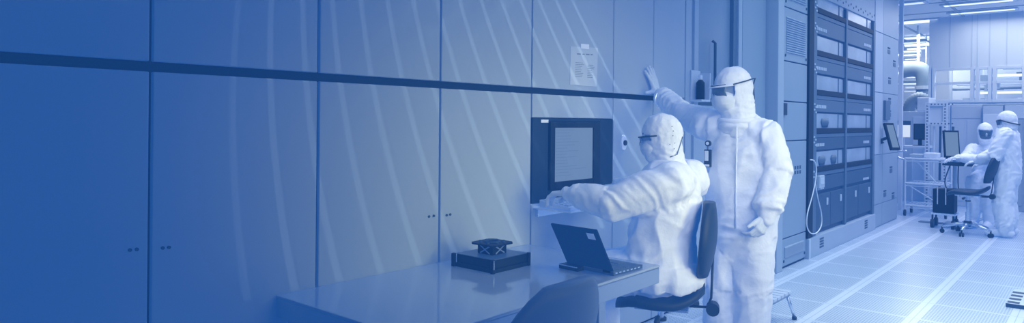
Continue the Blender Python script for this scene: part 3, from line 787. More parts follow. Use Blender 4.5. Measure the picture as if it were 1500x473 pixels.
# dark rack
RK0, RK1 = 7.67, 10.52
t = thing('process_rack', (XB - .3, (RK0+RK1)/2, 0), 'long dark instrument rack with rows of windows and drawers', 'rack')
box('frame', m_rack, t, XB - .55, XB - .03, RK0, RK1, .22, 2.86)
box('corner_post', m_black, t, XB - .03, XB + .022, RK0, RK0 + .16, .22, 2.86, .004)
box('side_rail', m_rack2, t, XB - .03, XB + .012, RK0 + .16, RK0 + .30, .22, 2.86, .004)
box('side_rail', m_rack2, t, XB - .03, XB + .012, RK1 - .10, RK1, .22, 2.86, .004)
box('mullion', m_rack2, t, XB - .03, XB + .01, 9.10, 9.17, .22, 2.86, .003)
tg = MB()
for z in (2.78, 2.55, 2.1, 1.66, 1.30, .92):
    for k in range(4):
        tg.box(XB + .012, XB + .018, RK0 + .19 + .05 * (k % 2), RK0 + .23 + .05 * (k % 2), z - .03 * k, z - .03 * k + .018)
tg.build('rail_tags', m_label, t)
zrow = [2.70, 2.225, 1.785, 1.355, .925]
for i, z0 in enumerate(zrow):
    for j, (a, b_) in enumerate(((RK0 + .31, 9.09), (9.18, RK1 - .11))):
        top = z0 + (.435 if i < 1 else zrow[i-1] - z0)
        dr = box('drawer_front', m_rack2 if i < 4 else m_rack, t, XB - .03, XB - .004, a, b_, z0 - .22 if i == 9 else z0 + .235, min(top - .06, 3.2), .004) if i > 0 else box('drawer_front', m_rack2, t, XB - .03, XB - .004, a, b_, z0 + .235, z0 + .26, .004)
        box('lower_rail', m_black, t, XB - .03, XB + .008, a, b_, z0 - .008, z0 + .05, .003)
        if i > 0 or True:
            w = box('window', m_rwin, t, XB - .03, XB - .018, a + .02, b_ - .02, z0 + .05, z0 + .215, .002)
            box('window_bar', m_rack2, w, XB - .018, XB - .012, a + (b_-a)*.80, a + (b_-a)*.815, z0 + .05, z0 + .215)
        sh_ = MB().box(XB - .03, XB - .001, a, b_, z0 - .055, z0 - .012)
        sh_.build('shelf_lip', m_rack2, t, .003)
        if i > 0:
            lbm = MB(); y_ = a + .03 if j == 0 else b_ - .42
            for k in range(6 if i < 4 else 5): lbm.box(XB - .004, XB - .002, y_ + k * .06, y_ + k * .06 + .045, z0 + .275, z0 + .31)
            lbm.build('label_strip', m_label, t)
# things seen behind the lower windows
for (a, z0, r_) in ((8.35, 1.355, .10), (8.25, .925, .09), (8.7, .925, .08)):
    o = MB().rings([((XB - .012, a, z0 + .06), (.005,0,0), (0, r_, 0)), ((XB - .012, a, z0 + .12), (.012,0,0), (0, r_*1.5, 0)), ((XB - .012, a, z0 + .16), (.012,0,0), (0, r_*1.1, 0))], 18).build('wafer_carrier', m_rack2, None, smooth=True)
    tag(o, {8.35: 'rounded dark wafer carrier behind the second-lowest left rack window', 8.25: 'rounded dark wafer carrier in the lowest left rack window, nearer the corner post', 8.7: 'small rounded dark wafer carrier in the lowest rack window, nearer the middle mullion'}[a], 'carrier', 'wafer carriers in the rack')
# drawers beneath
for a, b_ in ((RK0 + .31, 8.55), (8.56, 9.09), (9.18, 9.75), (9.76, RK1 - .11)):
    d = box('cupboard_door', m_rack, t, XB - .03, XB - .004, a, b_, .27, .66, .004)
    y_ = b_ - .16
    MB().box(XB - .004, XB + .006, y_, y_ + .05, .52, .60).build('door_latch', m_label, d, .002)
for a, b_ in ((RK0 + .31, 9.09), (9.18, RK1 - .11)):
    d = box('drawer_front', m_rack, t, XB - .03, XB - .004, a, b_, .70, .86, .004)
    y_ = a + .03 if a < 9 else b_ - .42
    l_ = MB()
    for k in range(5): l_.box(XB - .004, XB - .002, y_ + k * .06, y_ + k * .06 + .045, .71, .74)
    l_.build('label_strip', m_label, d)
# fascia above, plinth below
t2 = thing('upper_fascia', (XB - .2, 9.1, 2.87), 'pale perforated fascia panel above the dark rack', 'panel')
box('fascia_panel', m_cab, t2, XB - .4, XB + .0, RK0 + .31, RK1, 2.88, CEIL - .01, .004)
box('corner_post', m_black, t2, XB - .03, XB + .022, RK0, RK0 + .16, 2.865, CEIL - .01, .004)
box('side_rail', m_rack2, t2, XB - .03, XB + .012, RK0 + .16, RK0 + .30, 2.865, CEIL - .01, .004)
for k in range(22): MB().cyl((XB, RK0 + .4 + k * .115, 2.93 + .03 * (k % 2)), (XB + .003, RK0 + .4 + k * .115, 2.93 + .03 * (k % 2)), .014, 8).build('fastener', m_seam, t2)
t3 = thing('rack_plinth', (XB - .2, 9.1, 0), 'pale kick plinth with two small grilles under the dark rack', 'plinth')
box('plinth_panel', m_cab2, t3, XB - .5, XB + .03, RK0, RK1, .0, .215, .005)
box('plinth_end', m_frame, t3, XB + .03, XB + .038, RK0, RK0 + .05, .0, .215, .002)
for y_ in (8.05, 9.95):
    g = MB()
    for a in range(3):
        for b_ in range(4): g.box(XB + .03, XB + .033, y_ + a * .05, y_ + a * .05 + .036, .07 + b_ * .03, .09 + b_ * .03)
    g.build('grille', m_rack, t3)
# hanging white cable with hand control
p_ = lambda px, py, o_=.03: atX(px, py, XB + o_)
cab_pts = [(1187, 234), (1193, 236), (1196, 248), (1194, 268), (1189, 290), (1183, 312), (1182, 330), (1187, 341), (1196, 341), (1203, 330), (1203, 312), (1198, 290), (1194, 268)]
def catmull(pts, n=6):
    out = []; P_ = [pts[0]] + pts + [pts[-1]]
    for i in range(1, len(P_) - 2):
        for k in range(n):
            t_ = k / n; a, b, c, d = P_[i-1], P_[i], P_[i+1], P_[i+2]
            out.append(.5 * ((2*b) + (c - a)*t_ + (2*a - 5*b + 4*c - d)*t_*t_ + (3*b - a - 3*c + d)*t_**3))
    out.append(pts[-1]); return out
tag(MB().tube(catmull([p_(*q) for q in cab_pts]), .0065, 8).build('cable', m_cable, None, smooth=True), 'white looped cable hanging on the dark rack beside its corner post', 'cable')
q = p_(1202, 266, .02)
t = thing('hand_control', q, 'small pale hand control box hung on the dark rack by the cable', 'control box')
box('control_body', m_label, t, XB + .0, XB + .04, q.y - .09, q.y + .09, q.z - .07, q.z + .07, .008)
box('key_pad', m_frame, t, XB + .04, XB + .044, q.y - .06, q.y + .06, q.z - .03, q.z + .045, .002)

# end cabinet
E0, E1 = 10.53, 11.95
t = thing('end_cabinet', (XB - .3, (E0+E1)/2, 0), 'tall pale end cabinet between the dark rack and the open aisle', 'cabinet')
box('carcass', m_cab, t, XB - .6, XB - .006, E0, E1, 0, CEIL - .01)
ys = [E0, 11.02, E1]
for i, (a, b_) in enumerate(((E0 + .004, 10.98), (10.99, E1))):
    for zl, zt in ((.012, .32), (.33, 1.02), (1.03, 1.9), (1.91, 2.75), (2.76, 3.58)):
        box('access_panel', m_cab2 if i == 0 and zl > .9 else m_cab, t, XB - .006, XB + .006, a, b_, zl, zt, .003)
for (px, py) in [(1303, 168), (1305, 250), (1296, 285), (1308, 288), (1303, 150), (1303, 120), (1310, 95), (1302, 76)]:
    q = atX(px, py, XB + .006)
    MB().box(XB + .006, XB + .012, q.y - .07, q.y + .07, q.z - .03, q.z + .03).build('latch', m_rack2, t, .002)
    MB().box(XB + .006, XB + .012, q.y - .07, q.y + .07, q.z + .045, q.z + .065).build('tag', m_seam, t)
box('grey_service_box', m_rack2, t, XB + .006, XB + .04, 11.02, 11.3, 1.52, 1.8, .005)
# monitor on the end cabinet
q0 = atX(1306, 200, XB + .14)
t = thing('tilted_monitor', q0, 'small tilted dark monitor mounted on the end of the equipment bay', 'monitor')
n1 = Vector((.82, -.45, .3)).normalized(); a1 = Vector((.48, .87, 0)).normalized(); u1 = n1.cross(a1) * -1
if u1.z < 0: u1 = -u1
MB().obox(q0, a1, u1, n1, .085, .20, .02).build('housing', m_black, t, .008)
MB().obox(q0 + n1 * .021, a1, u1, n1, .06, .165, .002).build('display', m_screen, t)
MB().tube([q0, q0 - Vector((.13, 0, .05)), Vector((XB + .03, q0.y, q0.z - .1))], .022, 10).build('bracket', m_dark, t)

# ------------------------------------------------------------------ step stool behind the standing person
t = thing('step_stool', (-1.95, 4.98, 0), 'low slatted metal step stool on the floor behind the standing person', 'stool')
sx0, sx1, sy0, sy1, szt = -2.20, -1.74, 4.78, 5.22, .22
for k in range(6):
    y = sy0 + k * (sy1 - sy0) / 6
    box('tread_slat', m_frame, t, sx0, sx1, y, y + .058, szt - .022, szt, .003)
box('rim', m_cab, t, sx0 + .01, sx1 - .01, sy0 + .01, sy1 - .01, szt - .04, szt - .024, .002)
for sx, sy, ox, oy in ((sx0+.03, sy0+.03, -.04, -.04), (sx0+.03, sy1-.03, -.04, .04), (sx1-.03, sy0+.03, .04, -.04), (sx1-.03, sy1-.03, .04, .05)):
    l_ = MB().tube([(sx, sy, szt - .03), (sx + ox, sy + oy, .02)], .012, 10).build('leg', m_steel, t, smooth=True)
    MB().cyl((sx + ox, sy + oy, 0), (sx + ox, sy + oy, .022), .017).build('rubber_foot', m_dark, l_)

# low white plinth with hazard stripes at the right edge
a_, b_ = atZ(1471, 445, .02), atZ(1486, 427, .02)
t = thing('floor_platform', (-.2, (a_.y + b_.y)/2, 0), 'low pale platform with dark striped tape at the right frame edge', 'platform')
x0 = (a_.x + b_.x) / 2; ya, yb = a_.y - .0, b_.y + .0
box('platform_slab', m_frame, t, x0, x0 + .75, ya, yb + .1, 0, .028, .004)
for k in range(4):
    s_ = MB(); y = ya + .03 + k * (yb - ya) / 4
    s_.add([(x0 + .005, y, .0295), (x0 + .085, y + .0, .0295), (x0 + .085, y + .075, .0295), (x0 + .005, y + .075, .0295)], [(0,1,2,3)])
    s_.build('tape_stripe', m_dark, t)
MB().box(x0, x0 + .75, ya - .012, ya, 0, .03).build('dark_edging', m_rack, t); MB().box(x0 + .1, x0 + .75, yb + .1, yb + .115, 0, .03).build('dark_edging', m_rack, t)

# ------------------------------------------------------------------ ceiling fixtures
def ceiling_light(c, w, d, label, m=m_lamp):
    t = thing('ceiling_light', (c[0], c[1], CEIL), label, 'light', 'recessed ceiling lights')
    fr = MB(); x0, x1, y0, y1 = c[0]-w/2, c[0]+w/2, c[1]-d/2, c[1]+d/2
    for q in ((x0-.05,x1+.05,y0-.05,y0),(x0-.05,x1+.05,y1,y1+.05),(x0-.05,x0,y0,y1),(x1,x1+.05,y0,y1)): fr.box(*q, CEIL-.03, CEIL)
    fr.build('frame', m_frame, t, .003)
    MB().box(x0, x1, y0, y1, CEIL-.02, CEIL-.004).build('diffuser', m, t)
    return t
lc1, lc2 = atZ(1432, 3, CEIL), atZ(1438, 15, CEIL)
ceiling_light(((lc1.x)/1, lc1.y), 1.0, .22, 'bright ceiling strip light, the nearer of the pair before the pale bulkhead')
ceiling_light((lc2.x, lc2.y + .05), 1.0, .22, 'bright ceiling strip light touching the top of the pale bulkhead')
q = atZ(1337, 31, CEIL)
ceiling_light((q.x, q.y), .95, .5, 'bright ceiling strip light beyond the end cabinet, above the slim post')
q = atZ(1355, 55, CEIL)
ceiling_light((q.x, q.y), .8, 1.0, 'bright ceiling light far down the left aisle, past the slim post', m_lamp)
q = atZ(1320, 5, CEIL)
ceiling_light((q.x + .1, q.y), .5, .25, 'short ceiling light close to the top of the end cabinet', m_lamp2)
# ceiling grid rails
for i, x in enumerate((-3.3, -2.1, -.9, .3)):
    o = struct(box('trim_%d' % (10 + i), m_fard, None, x - .02, x + .02, 6, 29.8, CEIL - .02, CEIL))
for i in range(8):
    y = 8 + i * 1.2
    struct(box('trim_%d' % (20 + i), m_cab2, None, -6, 5.8, y - .02, y + .02, CEIL - .012, CEIL))

# ------------------------------------------------------------------ far partition with windows (Y = 16)
YP = 16.
zt, zbk = CEIL, atY(1430, 98, YP).z
wz0 = atY(1430, 150, YP).z
pt = struct(box('wall_partition', m_farl, None, -2.68, 6, YP, YP + .1, zbk, CEIL))
for px in (1392, 1424, 1432, 1450, 1475, 1505):
    x = atY(px, 60, YP).x
    box('panel_joint', m_far, pt, x - .008, x + .008, YP - .006, YP, zbk, CEIL)
struct(box('wall_partition_base', m_far, None, -2.68, 6, YP, YP + .1, 0, wz0))
w1 = struct(MB().box(-2.68, 6, YP - .02, YP + .1, wz0, wz0 + .06).box(-2.68, 6, YP - .02, YP + .1, zbk - .05, zbk).box(-2.68, 6, YP - .01, YP + .08, atY(1430,121,YP).z - .025, atY(1430,121,YP).z + .025).build('window_1', m_farl, None, .004))
for px in (1363, 1367, 1424, 1432, 1450, 1457, 1500):
    x = atY(px, 120, YP).x
    box('mullion', m_farl, w1, x - .03, x + .03, YP - .03, YP + .1, wz0, zbk)
# behind the windows: pale shelves, pipes and light lines
random.seed(21)
sp = thing('pipe_rack', (0, YP + 1.2, 1.6), 'rack of pale pipes and trays seen through the far windows', 'pipes')
pm = [M('pipe tone %d' % i, v) for i, v in enumerate((.25, .45, .6, .85))]
for k in range(14):
    z = wz0 + .02 + k * (zbk + .35 - wz0) / 14
    x0 = -2.45 + random.uniform(0, 1.8); x1 = x0 + random.uniform(.8, 2.8)
    if k % 3 == 0: MB().box(x0, x1, YP + .9 + .06 * (k % 4), YP + 1.1, z, z + .05).build('cable_tray', pm[k % 4], sp)
    else: MB().cyl((x0, YP + .9 + .08 * (k % 5), z), (x1, YP + .9 + .08 * (k % 5), z), random.uniform(.015, .04), 10).build('pipe', pm[(k * 3) % 4], sp)
for k in range(16):
    z = wz0 + .03 + (k % 5) * (zbk - wz0) / 5.2; x0 = -2.3 + random.uniform(0, 3.0)
    box('equipment_box', pm[(k * 3 + 1) % 4], sp, x0, x0 + random.uniform(.12, .4), YP + .62, YP + .8, z, z + random.uniform(.05, .14), .004)
for k in range(5):
    x = -2.5 + k * .62
    MB().box(x, x + .05, YP + 1.15, YP + 1.2, 0, CEIL - .02).build('rack_post', pm[2], sp)
tag(box('hanging_lamp', m_lamp, None, -1.75, -.3, YP + .6, YP + .75, zbk - .16, zbk - .12), 'long bright tube light behind the upper far window panes', 'light', 'lights behind the far windows')
tag(box('hanging_lamp', m_lamp, None, -1.9, .2, YP + .6, YP + .75, zbk - .50, zbk - .46), 'long bright tube light behind the lower far window panes', 'light', 'lights behind the far windows')
struct(box('wall_back', m_farl, None, -6.9, 5.9, YP + 2.2, YP + 2.3, 0, CEIL - .02)) if False else None
bw = struct(box('wall_backroom', m_farl, None, -2.5, 5.9, YP + 1.6, YP + 1.7, 0, CEIL - .02))

# left far opening: slim post, ducts, machine
x = atY(1320, 100, 13.2)
struct(box('trim_30', m_farl, None, x.x - .03, x.x + .03, 13.17, 13.23, 0, CEIL))
yd = 17.
def D_(px, py, Y=yd): return atY(px, py, Y)
t = thing('exhaust_duct', D_(1345, 160), 'big bent galvanised exhaust duct in the far left opening', 'duct')
MB().tube(catmull([D_(1322, 103), D_(1338, 101), D_(1350, 104), D_(1355, 116), D_(1355, 135), D_(1355, 160)]), .17, 18).build('duct_run', m_duct, t, smooth=True)
qd = D_(1345, 101); MB().cyl((qd.x, qd.y, qd.z + .12), (qd.x, qd.y, CEIL - .002), .03, 10).build('hanger_rod', m_frame, t)
MB().cyl(D_(1355, 126), D_(1355, 131), .195).build('duct_flange', m_frame, t)
t = thing('flexible_duct', D_(1330, 175), 'ribbed flexible hose curling below the big exhaust duct', 'duct')
cp = catmull([D_(1330, 172, 16.4), D_(1331, 160, 16.4), D_(1337, 148, 16.4), D_(1347, 143, 16.4), D_(1356, 147, 16.4)], 8)
MB().tube(cp, [.11 + .018 * (i % 2) for i in range(len(cp))], 16).build('hose', m_duct, t, smooth=True)
qh = D_(1330, 172, 16.4); MB().cyl((qh.x, qh.y, 0), (qh.x, qh.y, qh.z + .02), .1).build('riser', m_duct, t)
random.seed(5)
t = thing('pipe_cluster', D_(1335, 90, 19), 'cluster of pale pipes and trays high in the far left opening', 'pipes')
for k in range(15):
    py = 62 + k * 5.2; a = D_(random.uniform(1312, 1330), py, 18.5 + (k % 3) * .3); b = D_(random.uniform(1345, 1362), py + random.uniform(-1, 1), 18.5 + (k % 3) * .3)
    b.z = a.z
    MB().tube([a, b], random.uniform(.02, .06), 8).build('pipe', pm[(k * 5 + 1) % 4], t)
for px in (1318, 1356):
    a = D_(px, 140, 18.8); MB().cyl(a, (a.x, a.y, CEIL - .002), .015, 8).build('hanger_rod', m_frame, t)
struct(box('wall_recess', m_far, None, -6.9, -2.7, 20, 20.1, 0, CEIL - .02))
t = thing('process_tool', D_(1345, 250, 15), 'pale boxy process machine standing behind the wire cart', 'machine')
a, b = D_(1312, 152, 15), D_(1362, 205, 15)
box('tool_body', m_far, t, a.x - .3, b.x - .02, 15, 15.8, 0, a.z - .15, .01)
box('tool_hood', m_farl, t, a.x + .35, b.x - .02, 15.05, 15.7, a.z - .15, a.z + .12, .02)
box('tool_door', m_farl, t, a.x + .3, b.x - .06, 14.985, 15, .3, a.z - .25, .005)
# machine cabinets under the windows
def wcab(pxa, pxb, ytop, Y, m, label, extra=None):
    a = atY(pxa, ytop, Y); b = atY(pxb, ytop, Y)
    t = thing('process_cabinet', ((a.x+b.x)/2, Y, 0), label, 'cabinet', None)
    box('carcass', m, t, a.x, b.x, Y, Y + .7, 0, a.z, .01)
    n_ = 2
    for i in range(n_):
        u0 = a.x + (b.x - a.x) * i / n_ + .015; u1 = a.x + (b.x - a.x) * (i + 1) / n_ - .015
        box('door', m, t, u0, u1, Y - .015, Y, .1, a.z - .28, .004)
    box('header', m_far, t, a.x + .01, b.x - .01, Y - .012, Y, a.z - .25, a.z - .03, .004)
    return t
wcab(1362, 1392, 152, 14.6, m_far, 'pale blue process cabinet behind the perforated uprights')
wcab(1393, 1438, 153, 14.6, m_far, 'wide plain process cabinet behind the slim arm monitor')
wcab(1439, 1470, 153, 14.4, m_fard, 'darker process cabinet behind the far seated person')
wcab(1471, 1530, 152, 14.4, m_fard, 'darker process cabinet behind the far standing person')
a, b = atY(1440, 167, 14.1), atY(1464, 187, 14.1)
tag(box('white_panel', m_farl, None, a.x, b.x, 14.1, 14.15, 0, a.z, .004), 'pale blank panel standing behind the head of the far seated person', 'panel')

# perforated upright rack
Yr = 13.3
t = thing('perforated_rack', (-2.1, Yr, 0), 'slotted pale steel rack with perforated uprights beside the wire cart', 'rack')
xa, xb_, ztp = atY(1358, 200, Yr).x, atY(1384, 200, Yr).x, atY(1370, 150, Yr).z
for i, x in enumerate((xa, xb_)):
    u_ = box('upright', m_frame, t, x - .032, x + .032, Yr, Yr + .05, 0, ztp, .003)
    hs = MB(); nn = 34
    for k in range(nn): hs.box(x - .012, x + .012, Yr - .002, Yr, .1 + k * (ztp - .12) / nn, .1 + k * (ztp - .12) / nn + .022)
    hs.build('slot_holes', m_rack2, u_)
for z in (ztp - .06, ztp - .38):
    c_b = box('crossbar', m_frame, t, xa, xb_, Yr - .004, Yr + .03, z, z + .055, .003)
    for k in range(7): MB().box(xa + .05 + k * .05, xa + .07 + k * .05, Yr - .006, Yr - .004, z + .016, z + .04).build('slot_hole', m_rack2, c_b)
box('back_panel', m_far, t, xa + .03, xb_ - .03, Yr + .035, Yr + .05, ztp - .33, ztp - .06)
for k in range(4):
    x = xa + .08 + k * .09
    MB().tube([(x, Yr + .08, .1), (x + .01, Yr + .08, ztp - .4)], .018, 8).build('cable_conduit', m_rack if k % 2 else m_frame, t)
for z in (.5, .2): box('shelf', m_cab, t, xa - .02, xb_ + .02, Yr, Yr + .4, z, z + .03, .003)

# steel wire cart with top shelf
Yc = 12.45
ca, cb = atY(1326, 232, Yc), atY(1386, 232, Yc)
zc = ca.z
t = thing('wire_cart', ((ca.x+cb.x)/2, Yc, 0), 'steel wire cart with cluttered top beside the end cabinet', 'cart')
for z, nm_ in ((zc, 'top_shelf'), (.52, 'shelf'), (.17, 'shelf')):
    s_ = MB()
    for yy in (Yc, Yc + .5): s_.tube([(ca.x, yy, z), (cb.x, yy, z)], .017, 8).tube([(ca.x, yy, z - .04), (cb.x, yy, z - .04)], .008, 8)
    for k in range(13):
        x = ca.x + (cb.x - ca.x) * k / 12; s_.tube([(x, Yc, z), (x, Yc + .5, z)], .006, 6)
    s_.build(nm_, m_frame, t)
for x in (ca.x, cb.x):
    for yy in (Yc, Yc + .5):
        l_ = MB().cyl((x, yy, .10), (x, yy, zc + .02), .016).build('post', m_frame, t)
        MB().tube([(x - .014, yy, .05), (x + .014, yy, .05)], .05, 14).cyl((x, yy, .06), (x, yy, .11), .012).build('caster', m_dark, l_)
MB().tube([(ca.x, Yc, .52), (cb.x, Yc, .17)], .008, 6).tube([(ca.x + .1, Yc + .1, zc), (cb.x - .15, Yc + .1, .55)], .012, 6).build('brace', m_frame, t)
MB().tube(catmull([Vector((ca.x, Yc, zc - .02)), Vector((ca.x - .10, Yc, zc + .02)), Vector((ca.x - .10, Yc, zc + .10)), Vector((ca.x + .02, Yc, zc + .12))]), .016, 8).build('push_handle', m_steel, t, smooth=True)
# items on the cart
def item(name, m, px0, px1, py0, py1, Y, dep, label, cat, bev=.004):
    a, b = atY(px0, py0, Y), atY(px1, py1, Y)
    o = box(name, m, None, a.x, b.x, Y, Y + dep, b.z, a.z, bev); tag(o, label, cat); return o
zt_ = zc + .02
def on_cart(name, m, px0, px1, h_, label, cat, dy=.05, dep=.3):
    a, b = atY(px0, 230, Yc), atY(px1, 230, Yc)
    o = box(name, m, None, a.x, b.x, Yc + dy, Yc + dy + dep, zt_, zt_ + h_, .006); return tag(o, label, cat)
on_cart('grey_tray', m_cab2, 1331, 1350, .05, 'pale flat tray at the left of the wire cart top', 'tray')
on_cart('dark_case', m_rack, 1333, 1354, .035, 'dark flat case lying on the wire cart behind the pale tray', 'case', .36, .1)
on_cart('pale_box', m_farl, 1352, 1372, .075, 'pale low box in the middle of the wire cart top', 'box')
# bench behind with a monitor and a glowing sheet
Yb = 13.9
a, b = atY(1310, 213, Yb), atY(1360, 213, Yb)
t = thing('far_bench', ((a.x+b.x)/2, Yb, 0), 'pale narrow bench behind the wire cart carrying a dark monitor', 'bench')
box('bench_top', m_farl, t, a.x - .1, b.x, Yb, Yb + .5, a.z - .04, a.z, .004)
for x in (a.x - .05, b.x - .05):
    for y_ in (Yb + .04, Yb + .46): box('leg', m_frame, t, x - .02, x + .02, y_ - .02, y_ + .02, 0, a.z - .04)
zb_ = a.z
a, b = atY(1338, 181, Yb + .2), atY(1356, 205, Yb + .2)
t = thing('monitor', ((a.x+b.x)/2, Yb + .2, zb_), 'black flat monitor on the narrow far bench', 'monitor')
box('housing', m_black, t, a.x, b.x, Yb + .2, Yb + .24, b.z, a.z, .008)
box('screen', m_dark, t, a.x + .02, b.x - .02, Yb + .197, Yb + .2, b.z + .02, a.z - .02)
box('stand', m_dark, t, (a.x+b.x)/2 - .03, (a.x+b.x)/2 + .03, Yb + .24, Yb + .27, zb_, b.z + .05); box('foot', m_dark, t, (a.x+b.x)/2 - .1, (a.x+b.x)/2 + .1, Yb + .15, Yb + .32, zb_, zb_ + .012)
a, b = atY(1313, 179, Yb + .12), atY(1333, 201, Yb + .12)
t = thing('glowing_sheet', ((a.x+b.x)/2, Yb + .12, zb_), 'white sheet given a glow under a dark bar on the far bench', 'screen')
box('screen', glowing('glowing white sheet', (.60, .70, .88), 1., (.1, .1, .1)), t, a.x, b.x, Yb + .12, Yb + .13, b.z, a.z - .05); box('top_bar', m_rack, t, a.x - .01, b.x + .01, Yb + .11, Yb + .14, a.z - .05, a.z + .03, .004)  # white sheet; emission added to brighten it, no real screen
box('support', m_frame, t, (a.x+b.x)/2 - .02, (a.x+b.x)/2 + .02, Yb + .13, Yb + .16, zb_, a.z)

# workstation of the far pair: pedestal, arm monitor, keyboard tray
Yw = 11.6
ma, mbt = atY(1386, 194, Yw), atY(1401, 228, Yw)
pw = Vector(((ma.x + mbt.x)/2, Yw, 0))
t = thing('arm_monitor', (pw.x, Yw, .9), 'slim dark monitor turned sideways on the far workstation pedestal', 'monitor')
n2 = Vector((.62, -.78, .12)).normalized(); a2 = Vector((.78, .62, 0)).normalized(); u2 = a2.cross(n2)
if u2.z < 0: u2 = -u2
mc = Vector((pw.x, Yw, (ma.z + mbt.z)/2))
MB().obox(mc, a2, u2, n2, .11, .195, .014).build('housing', m_black, t, .006)
MB().obox(mc + n2 * .015, a2, u2, n2, .09, .17, .001).build('screen', m_screen, t)
MB().tube([mc - n2 * .02, mc - n2 * .1 - Vector((0,0,.05)), mc - n2*.1 - Vector((0,0,.26))], .018, 8).build('arm', m_dark, t)
t = thing('workstation_stand', (pw.x - .05, Yw + .1, 0), 'dark keyboard tray stand under the slim far monitor', 'stand')
ztray = atY(1405, 237, Yw).z
xa2, xb2 = atY(1384, 237, Yw).x, atY(1432, 237, Yw).x
MB().box(xa2, xb2, Yw - .22, Yw + .12, ztray - .05, ztray - .02).build('keyboard_tray', m_dark, t, .006)
MB().cyl((xa2 + .12, Yw + .05, .05), (xa2 + .12, Yw + .05, ztray - .05), .022).build('column', m_frame, t)
MB().box(xa2 + .0, xa2 + .3, Yw - .15, Yw + .25, .0, .05).build('foot_plate', m_cab, t, .006)
for k in range(2):
    MB().tube(catmull([Vector((xa2 + .08 + .1*k, Yw - .1, ztray - .05)), Vector((xa2 + .02 + .16*k, Yw - .12, ztray - .3)), Vector((xa2 + .1 + .1*k, Yw - .1, .45))]), .008, 6).build('cable', m_seam, t, smooth=True)
t = thing('keyboard', ((xa2+xb2)/2, Yw - .1, ztray - .02), 'dark keyboard on the far workstation tray under the resting hands', 'keyboard')
box('keyboard_body', m_dark, t, xa2 + .05, xb2 - .08, Yw - .2, Yw - .02, ztray - .02, ztray, .004)
kk = MB()
for r_ in range(4):
    for c in range(10): kk.box(xa2 + .06 + c * .037, xa2 + .09 + c * .037, Yw - .19 + r_ * .04, Yw - .16 + r_ * .04, ztray, ztray + .004)
kk.build('keys', m_rack2, t)

# black wheeled unit
a, b = atD(1368, 276, 9.75), atD(1400, 311, 9.75)
cxx, cyy = (a.x+b.x)/2, (a.y+b.y)/2
t = thing('wheeled_unit', (cxx, cyy, 0), 'black wheeled box unit on casters next to the far chair', 'trolley')
box('case', m_black, t, cxx - .13, cxx + .13, cyy - .12, cyy + .16, b.z, a.z, .008)
for x in (cxx - .07, cxx + .03): MB().tube([(x, cyy - .13, b.z + .12), (x, cyy - .13, a.z + .02)], .007, 6).build('grab_rail', m_frame, t)
box('base_frame', m_steel, t, cxx - .15, cxx + .15, cyy - .14, cyy + .18, b.z - .03, b.z - .005, .003)
for x in (cxx - .13, cxx + .12):
    for y_ in (cyy - .12, cyy + .15): MB().tube([(x - .02, y_, .06), (x + .02, y_, .06)], .06, 16).cyl((x, y_, .08), (x, y_, b.z - .02), .012).build('caster', m_dark, t)
q1 = atZ(1365, 326, 0)
tag(box('floor_mat', m_rack2, None, q1.x - .16, q1.x + .14, q1.y - .1, q1.y + .06, 0, .012, .003), 'small dark flat mat on the floor beside the black wheeled unit', 'mat')

# far chair
cc = atD(1418, 290, 9.15)
ch3 = make_chair((cc.x, cc.y, 0, PI * .97), 'dark empty chair with chrome base in front of the far pair', sz=.60, back_h=.36, back_w=.40, tilt=16, mat=m_dark2)
